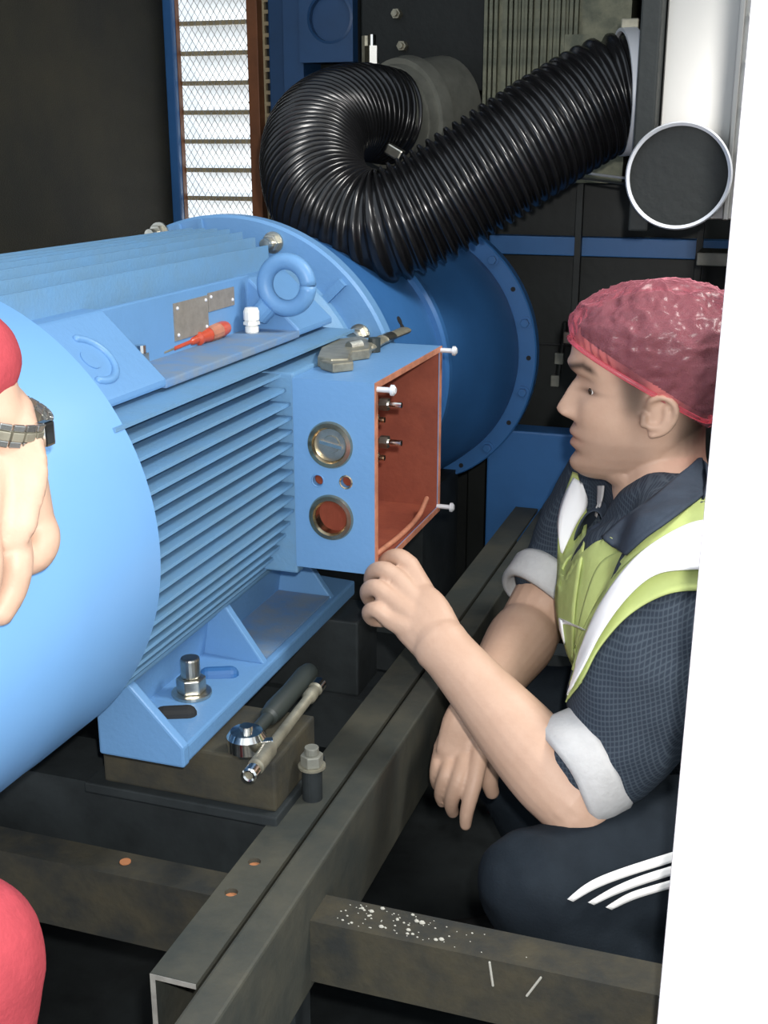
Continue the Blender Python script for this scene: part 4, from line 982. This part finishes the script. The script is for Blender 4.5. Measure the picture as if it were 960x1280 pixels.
TC = bvh([vo, so, bo, pn_, clo])
laid(TC, [(886, 560), (868, 577), (848, 594), (812, 625), (776, 650), (752, 672)], [(898, 604), (882, 617), (860, 633), (830, 655), (806, 672), (782, 694)], 40, 12, .012, 'collar_fold', 'collar', clo, .003)
laid(TC, [(747, 607), (747, 622), (744, 645)], [(755, 607), (753, 623), (746, 647)], 14, 5, .010, 'undershirt_edge', 'cuff', wk)
laid(TR2, [(905, 648), (862, 654), (808, 685), (772, 722), (742, 770), (722, 820), (706, 850), (700, 876)], [(905, 712), (866, 712), (820, 718), (783, 748), (752, 790), (732, 828), (720, 850), (703, 880)], 44, 14, .012, 'reflective_tape', 'tape', vo)
laid(TR2, [(717, 597), (703, 625), (697, 655), (701, 690)], [(728, 604), (735, 630), (722, 652), (703, 692)], 20, 8, .012, 'reflective_tape', 'tape', vo)
laid(TR2, [(694, 768), (702, 776)], [(694, 798), (706, 806)], 6, 8, .012, 'reflective_tape', 'tape', vo)
# ---- trousers with three side stripes
tr = MB(); legs_mb(tr, .006); chain(tr, [J['hip'] + (0, 0, -.03), J['hip'] * .6 + J['belly'] * .4], [(.165, .125), (.158, .120)], 8, 28, hint=TF)
me = remesh(tr, .006, 6, .5)
wrinkle(me, lambda p: mnoise.noise(p * 13 + Vector((4, 4, 0))) * .006 + mnoise.noise(p * 30) * .002)
to = link('trousers', me, 'tracksuit', wk, 9); TT = bvh([to])
for a, b in (([(709, 1124), (735, 1103), (775, 1086), (850, 1062)], [(716, 1127), (742, 1112), (780, 1097), (850, 1075)]),
             ([(735, 1128), (765, 1110), (800, 1095), (850, 1079)], [(742, 1131), (770, 1118), (805, 1105), (850, 1091)]),
             ([(757, 1134), (785, 1117), (815, 1107), (850, 1097)], [(764, 1137), (790, 1125), (818, 1116), (850, 1107)])):
    laid(TT, a, b, 22, 4, .004, 'side_stripe', 'stripe', to)
for h_, k_, a_ in LEG:
    fd = unit(np.array([(k_ - h_)[0], (k_ - h_)[1], 0])); c = a_ * (1, 1, 0)
    mb = MB(); chain(mb, [c + (0, 0, .05) - fd * .05, c + (0, 0, .045) + fd * .05, c + (0, 0, .032) + fd * .18], [(.038, .048), (.044, .043), (.042, .030)], 14, 20, hint=(0, 0, 1))
    mb.box(c + (-.0, -.0, -.0) - fd * .0 + (-.04, -.04, .002), c + (.04, .04, .03)); mb2 = remesh(mb, .006, 3); link('shoe', mb2, 'shoe', wk, 9)
# ================================================================== second person, at the left edge
P2 = dict(hip=np.array((-.80, .16, .74)), hipR=np.array((-.70, .12, .72)), hipL=np.array((-.90, .20, .72)), knR=atd(-62, 1205, .88), shR=np.array((-.66, .20, 1.22)), shL=np.array((-.96, .34, 1.22)), neck=np.array((-.79, .33, 1.30)))
wrist = atd(-8, 525, .865); elb = atd(-300, 310, .74)
b2 = MB()
cuf = atd(-54, 458, .845); aw_h = unit(atd(-26, 600, .880) - atd(0, 470, .835))
chain(b2, [P2['hip'], P2['hip'] * .5 + P2['neck'] * .5 + (0, -.02, 0), P2['neck'] + (0, 0, -.08)], [(.15, .11), (.15, .11), (.12, .09)], 20, 26, hint=(.3, .9, 0))
for s in ('shL', 'shR'): chain(b2, [P2['neck'] + (0, 0, -.04), P2[s]], [.06, .06], 8, 16)
hc = P2['neck'] + np.array((.02, .09, .17))
chain(b2, [P2['neck'] + (0, 0, -.03), hc + (0, -.03, -.07)], [.055, .055], 8, 18)
b2.ball(hc + (0, 0, .02), (.076, .095, .105), 24, 16); b2.ball(hc + (0, .03, -.05), (.055, .062, .06), 20, 12); b2.ball(hc + (0, .1, -.01), (.012, .02, .02), 12, 8)
for sx in (-1, 1): b2.ball(hc + (sx * .078, 0, 0), (.010, .02, .032), 12, 8)
chain(b2, [P2['shR'], elb], [.052, .045], 10, 18)
chain(b2, [elb, elb * .5 + cuf * .5, cuf, wrist], [.040, .038, .034, (.031, .024)], 18, 20)
def onc(u, v, r):
    """a point resting on the fan cowl, r above its surface"""
    q = ray(u, v); o = np.array((-AX, CAMH - AZ)); d = np.array((q[0], q[2]))
    a_, b__, c_ = d @ d, 2 * o @ d, o @ o - (.2395 + r) ** 2
    return C0 + q * (-b__ - math.sqrt(max(b__ * b__ - 4 * a_ * c_, 0))) / (2 * a_)
def f2(pts, r0, r1, n=22):
    R = np.linspace(r0, r1, len(pts)); chain(b2, [onc(u, v, r * .95 + h) for (u, v, h), r in zip(pts, R)], list(R), n, 14)
KN = [(44, 648), (10, 662), (-25, 662), (-56, 645)]
for k, (u, v) in enumerate(KN):
    w0 = wrist + RT * (.014 - .0095 * k); m_ = onc((u + 8 - 9 * k) * .62, 590, .028); chain(b2, [w0, m_, onc(u, v, .016)], [(.017, .016), (.0165, .0145), (.0148, .0140)], 14, 16)
chain(b2, [wrist, onc(-8, 590, .026), onc(-8, 640, .018)], [(.031, .019), (.040, .012), (.034, .010)], 14, 22, hint=FW)
f2([(44, 648, 0), (54, 672, .006), (47, 694, .004), (28, 705, 0)], .0142, .0108)
f2([(10, 662, 0), (20, 697, .008), (15, 735, .004), (0, 766, 0)], .0140, .0102)
f2([(-25, 662, 0), (-18, 702, .008), (-22, 745, .004), (-35, 776, 0)], .0136, .0100)
f2([(-56, 645, 0), (-54, 685, .006), (-58, 718, .003), (-67, 742, 0)], .0124, .0090)
f2([(-45, 575, .004), (-78, 605, .003), (-92, 640, 0), (-94, 668, 0)], .0160, .0105)
kR = P2['knR']; aR = np.array((kR[0] - .03, kR[1] - .13, .10)); kL = np.array((-1.00, .02, .40)); aL = np.array((-.98, -.25, .12))
L2 = [(P2['hipR'], kR, aR), (P2['hipL'], kL, aL)]
def legs2(mb, d):
    for h_, k_, a_ in L2:
        chain(mb, [h_, h_ * .5 + k_ * .5, k_], [.090 + d, .080 + d, .062 + d], 14, 22); chain(mb, [k_, k_ * .65 + a_ * .35, a_], [.060 + d, .058 + d, .040 + d], 14, 22)
legs2(b2, -.012)
chain(b2, [P2['shL'], P2['shL'] + (-.03, .05, -.26), P2['shL'] + (.02, .20, -.42)], [.052, .045, .034], 14, 18)
lh = P2['shL'] + (.02, .20, -.42)
chain(b2, [lh, lh + (.01, .06, -.07)], [(.034, .02), (.04, .018)], 8, 16)
for k in range(4): chain(b2, [lh + (-.024 + .017 * k, .06, -.07), lh + (-.024 + .017 * k, .085, -.12), lh + (-.022 + .016 * k, .075, -.155)], [.010, .009, .0075], 10, 10)
chain(b2, [lh + (.035, .02, -.02), lh + (.06, .06, -.06)], [.012, .009], 8, 10)
for h_, k_, a_ in L2: chain(b2, [a_, a_ + (.02, .12, -.06)], [.034, .028], 8, 14)
me = remesh(b2, .0030, 2)
at2 = me.color_attributes.new('tint', 'FLOAT_COLOR', 'POINT'); at2.data.foreach_set('color', np.ones(len(me.vertices) * 4, np.float32))
p2_ = thing('person', 'person in red at the left edge with a steel watch and hand on the cowl', 'person', (P2['hip'][0], P2['hip'][1], 0))
link('body', me, 'skin', p2_, 9)
t2 = MB(); legs2(t2, .008); chain(t2, [P2['hip'] + (0, 0, -.03), P2['hip'] + (0, .01, .10)], [(.165, .12), (.158, .118)], 6, 24, hint=(.3, .9, 0))
me = remesh(t2, .006, 5); wrinkle(me, lambda p: mnoise.noise(p * 13) * .006); link('trousers', me, 'red_cloth', p2_, 9)
s2 = MB(); chain(s2, [P2['hip'] + (0, 0, .04), P2['hip'] * .5 + P2['neck'] * .5 + (0, -.02, 0), P2['neck'] + (0, 0, -.09)], [(.162, .122), (.162, .122), (.13, .10)], 20, 26, hint=(.3, .9, 0))
for s in ('shL', 'shR'): chain(s2, [P2['neck'] + (0, 0, -.05), P2[s]], [.07, .07], 8, 16)
chain(s2, [P2['shR'], elb, elb * .5 + cuf * .5, cuf], [.066, .062, .053, .045], 18, 22)
chain(s2, [P2['shL'], P2['shL'] + (-.03, .05, -.26), P2['shL'] + (.01, .17, -.38)], [.066, .058, .046], 14, 20)
me = remesh(s2, .005, 5); wrinkle(me, lambda p: mnoise.noise(p * 15) * .005); link('jacket', me, 'red_cloth', p2_, 9)
hr = MB().ball(hc + (0, -.012, .035), (.082, .096, .100), 24, 16); hr.build('hair', 'hair', p2_, smooth=9)
# watch band of steel links
aw_ = unit(atd(-22, 600, .872) - atd(12, 470, .847)); wc = atd(-9, 517, .863)
wt_ = MB().lathe([(-.004, .036), (-.004, .0395), (.004, .0395), (.004, .036)], wc, aw_, 40, cap=False).build('watch_band', 'watch', p2_, smooth=.5); wt_['label'] = 'steel wrist watch band'
e1 = unit(np.cross(aw_, FW)); e2 = np.cross(aw_, e1)
for k in range(26):
    a = 2 * PI * k / 26; q = wc + (e1 * math.cos(a) + e2 * math.sin(a)) * .0405
    for off in (-.0055, 0, .0055):
        n_ = e1 * math.cos(a) + e2 * math.sin(a); t_ = np.cross(aw_, n_) * .0043; u_ = aw_ * (.0024 if off else .0034); n_ = n_ * (.0016 if off else .0026); c_ = q + aw_ * off * 1.15
        MB().prism([c_ - t_ - u_ - n_, c_ + t_ - u_ - n_, c_ + t_ + u_ - n_, c_ - t_ + u_ - n_], n_ * 2).build('watch_link', 'watch' if off else 'toolsteel', wt_, bevel=.0006)
q = wc + (e1 * math.cos(0.9) + e2 * math.sin(0.9)) * .042
for sg in (1, -1):
    q = wc + (e1 * math.cos(0.1) * sg) * .041
    if (q - C0) @ RT > (wc - C0) @ RT: MB().box(q + (-.005, -.007, -.009), q + (.005, .006, .009)).build('clasp', 'chrome', wt_, bevel=.002)
for h_, k_, a_ in L2:
    c = a_ * (1, 1, 0); mb = MB(); chain(mb, [c + (0, -.05, .05), c + (0, .05, .045), c + (0.01, .18, .032)], [(.038, .048), (.044, .043), (.042, .030)], 14, 18, hint=(0, 0, 1)); link('shoe', remesh(mb, .007, 3), 'shoe', p2_, 9)
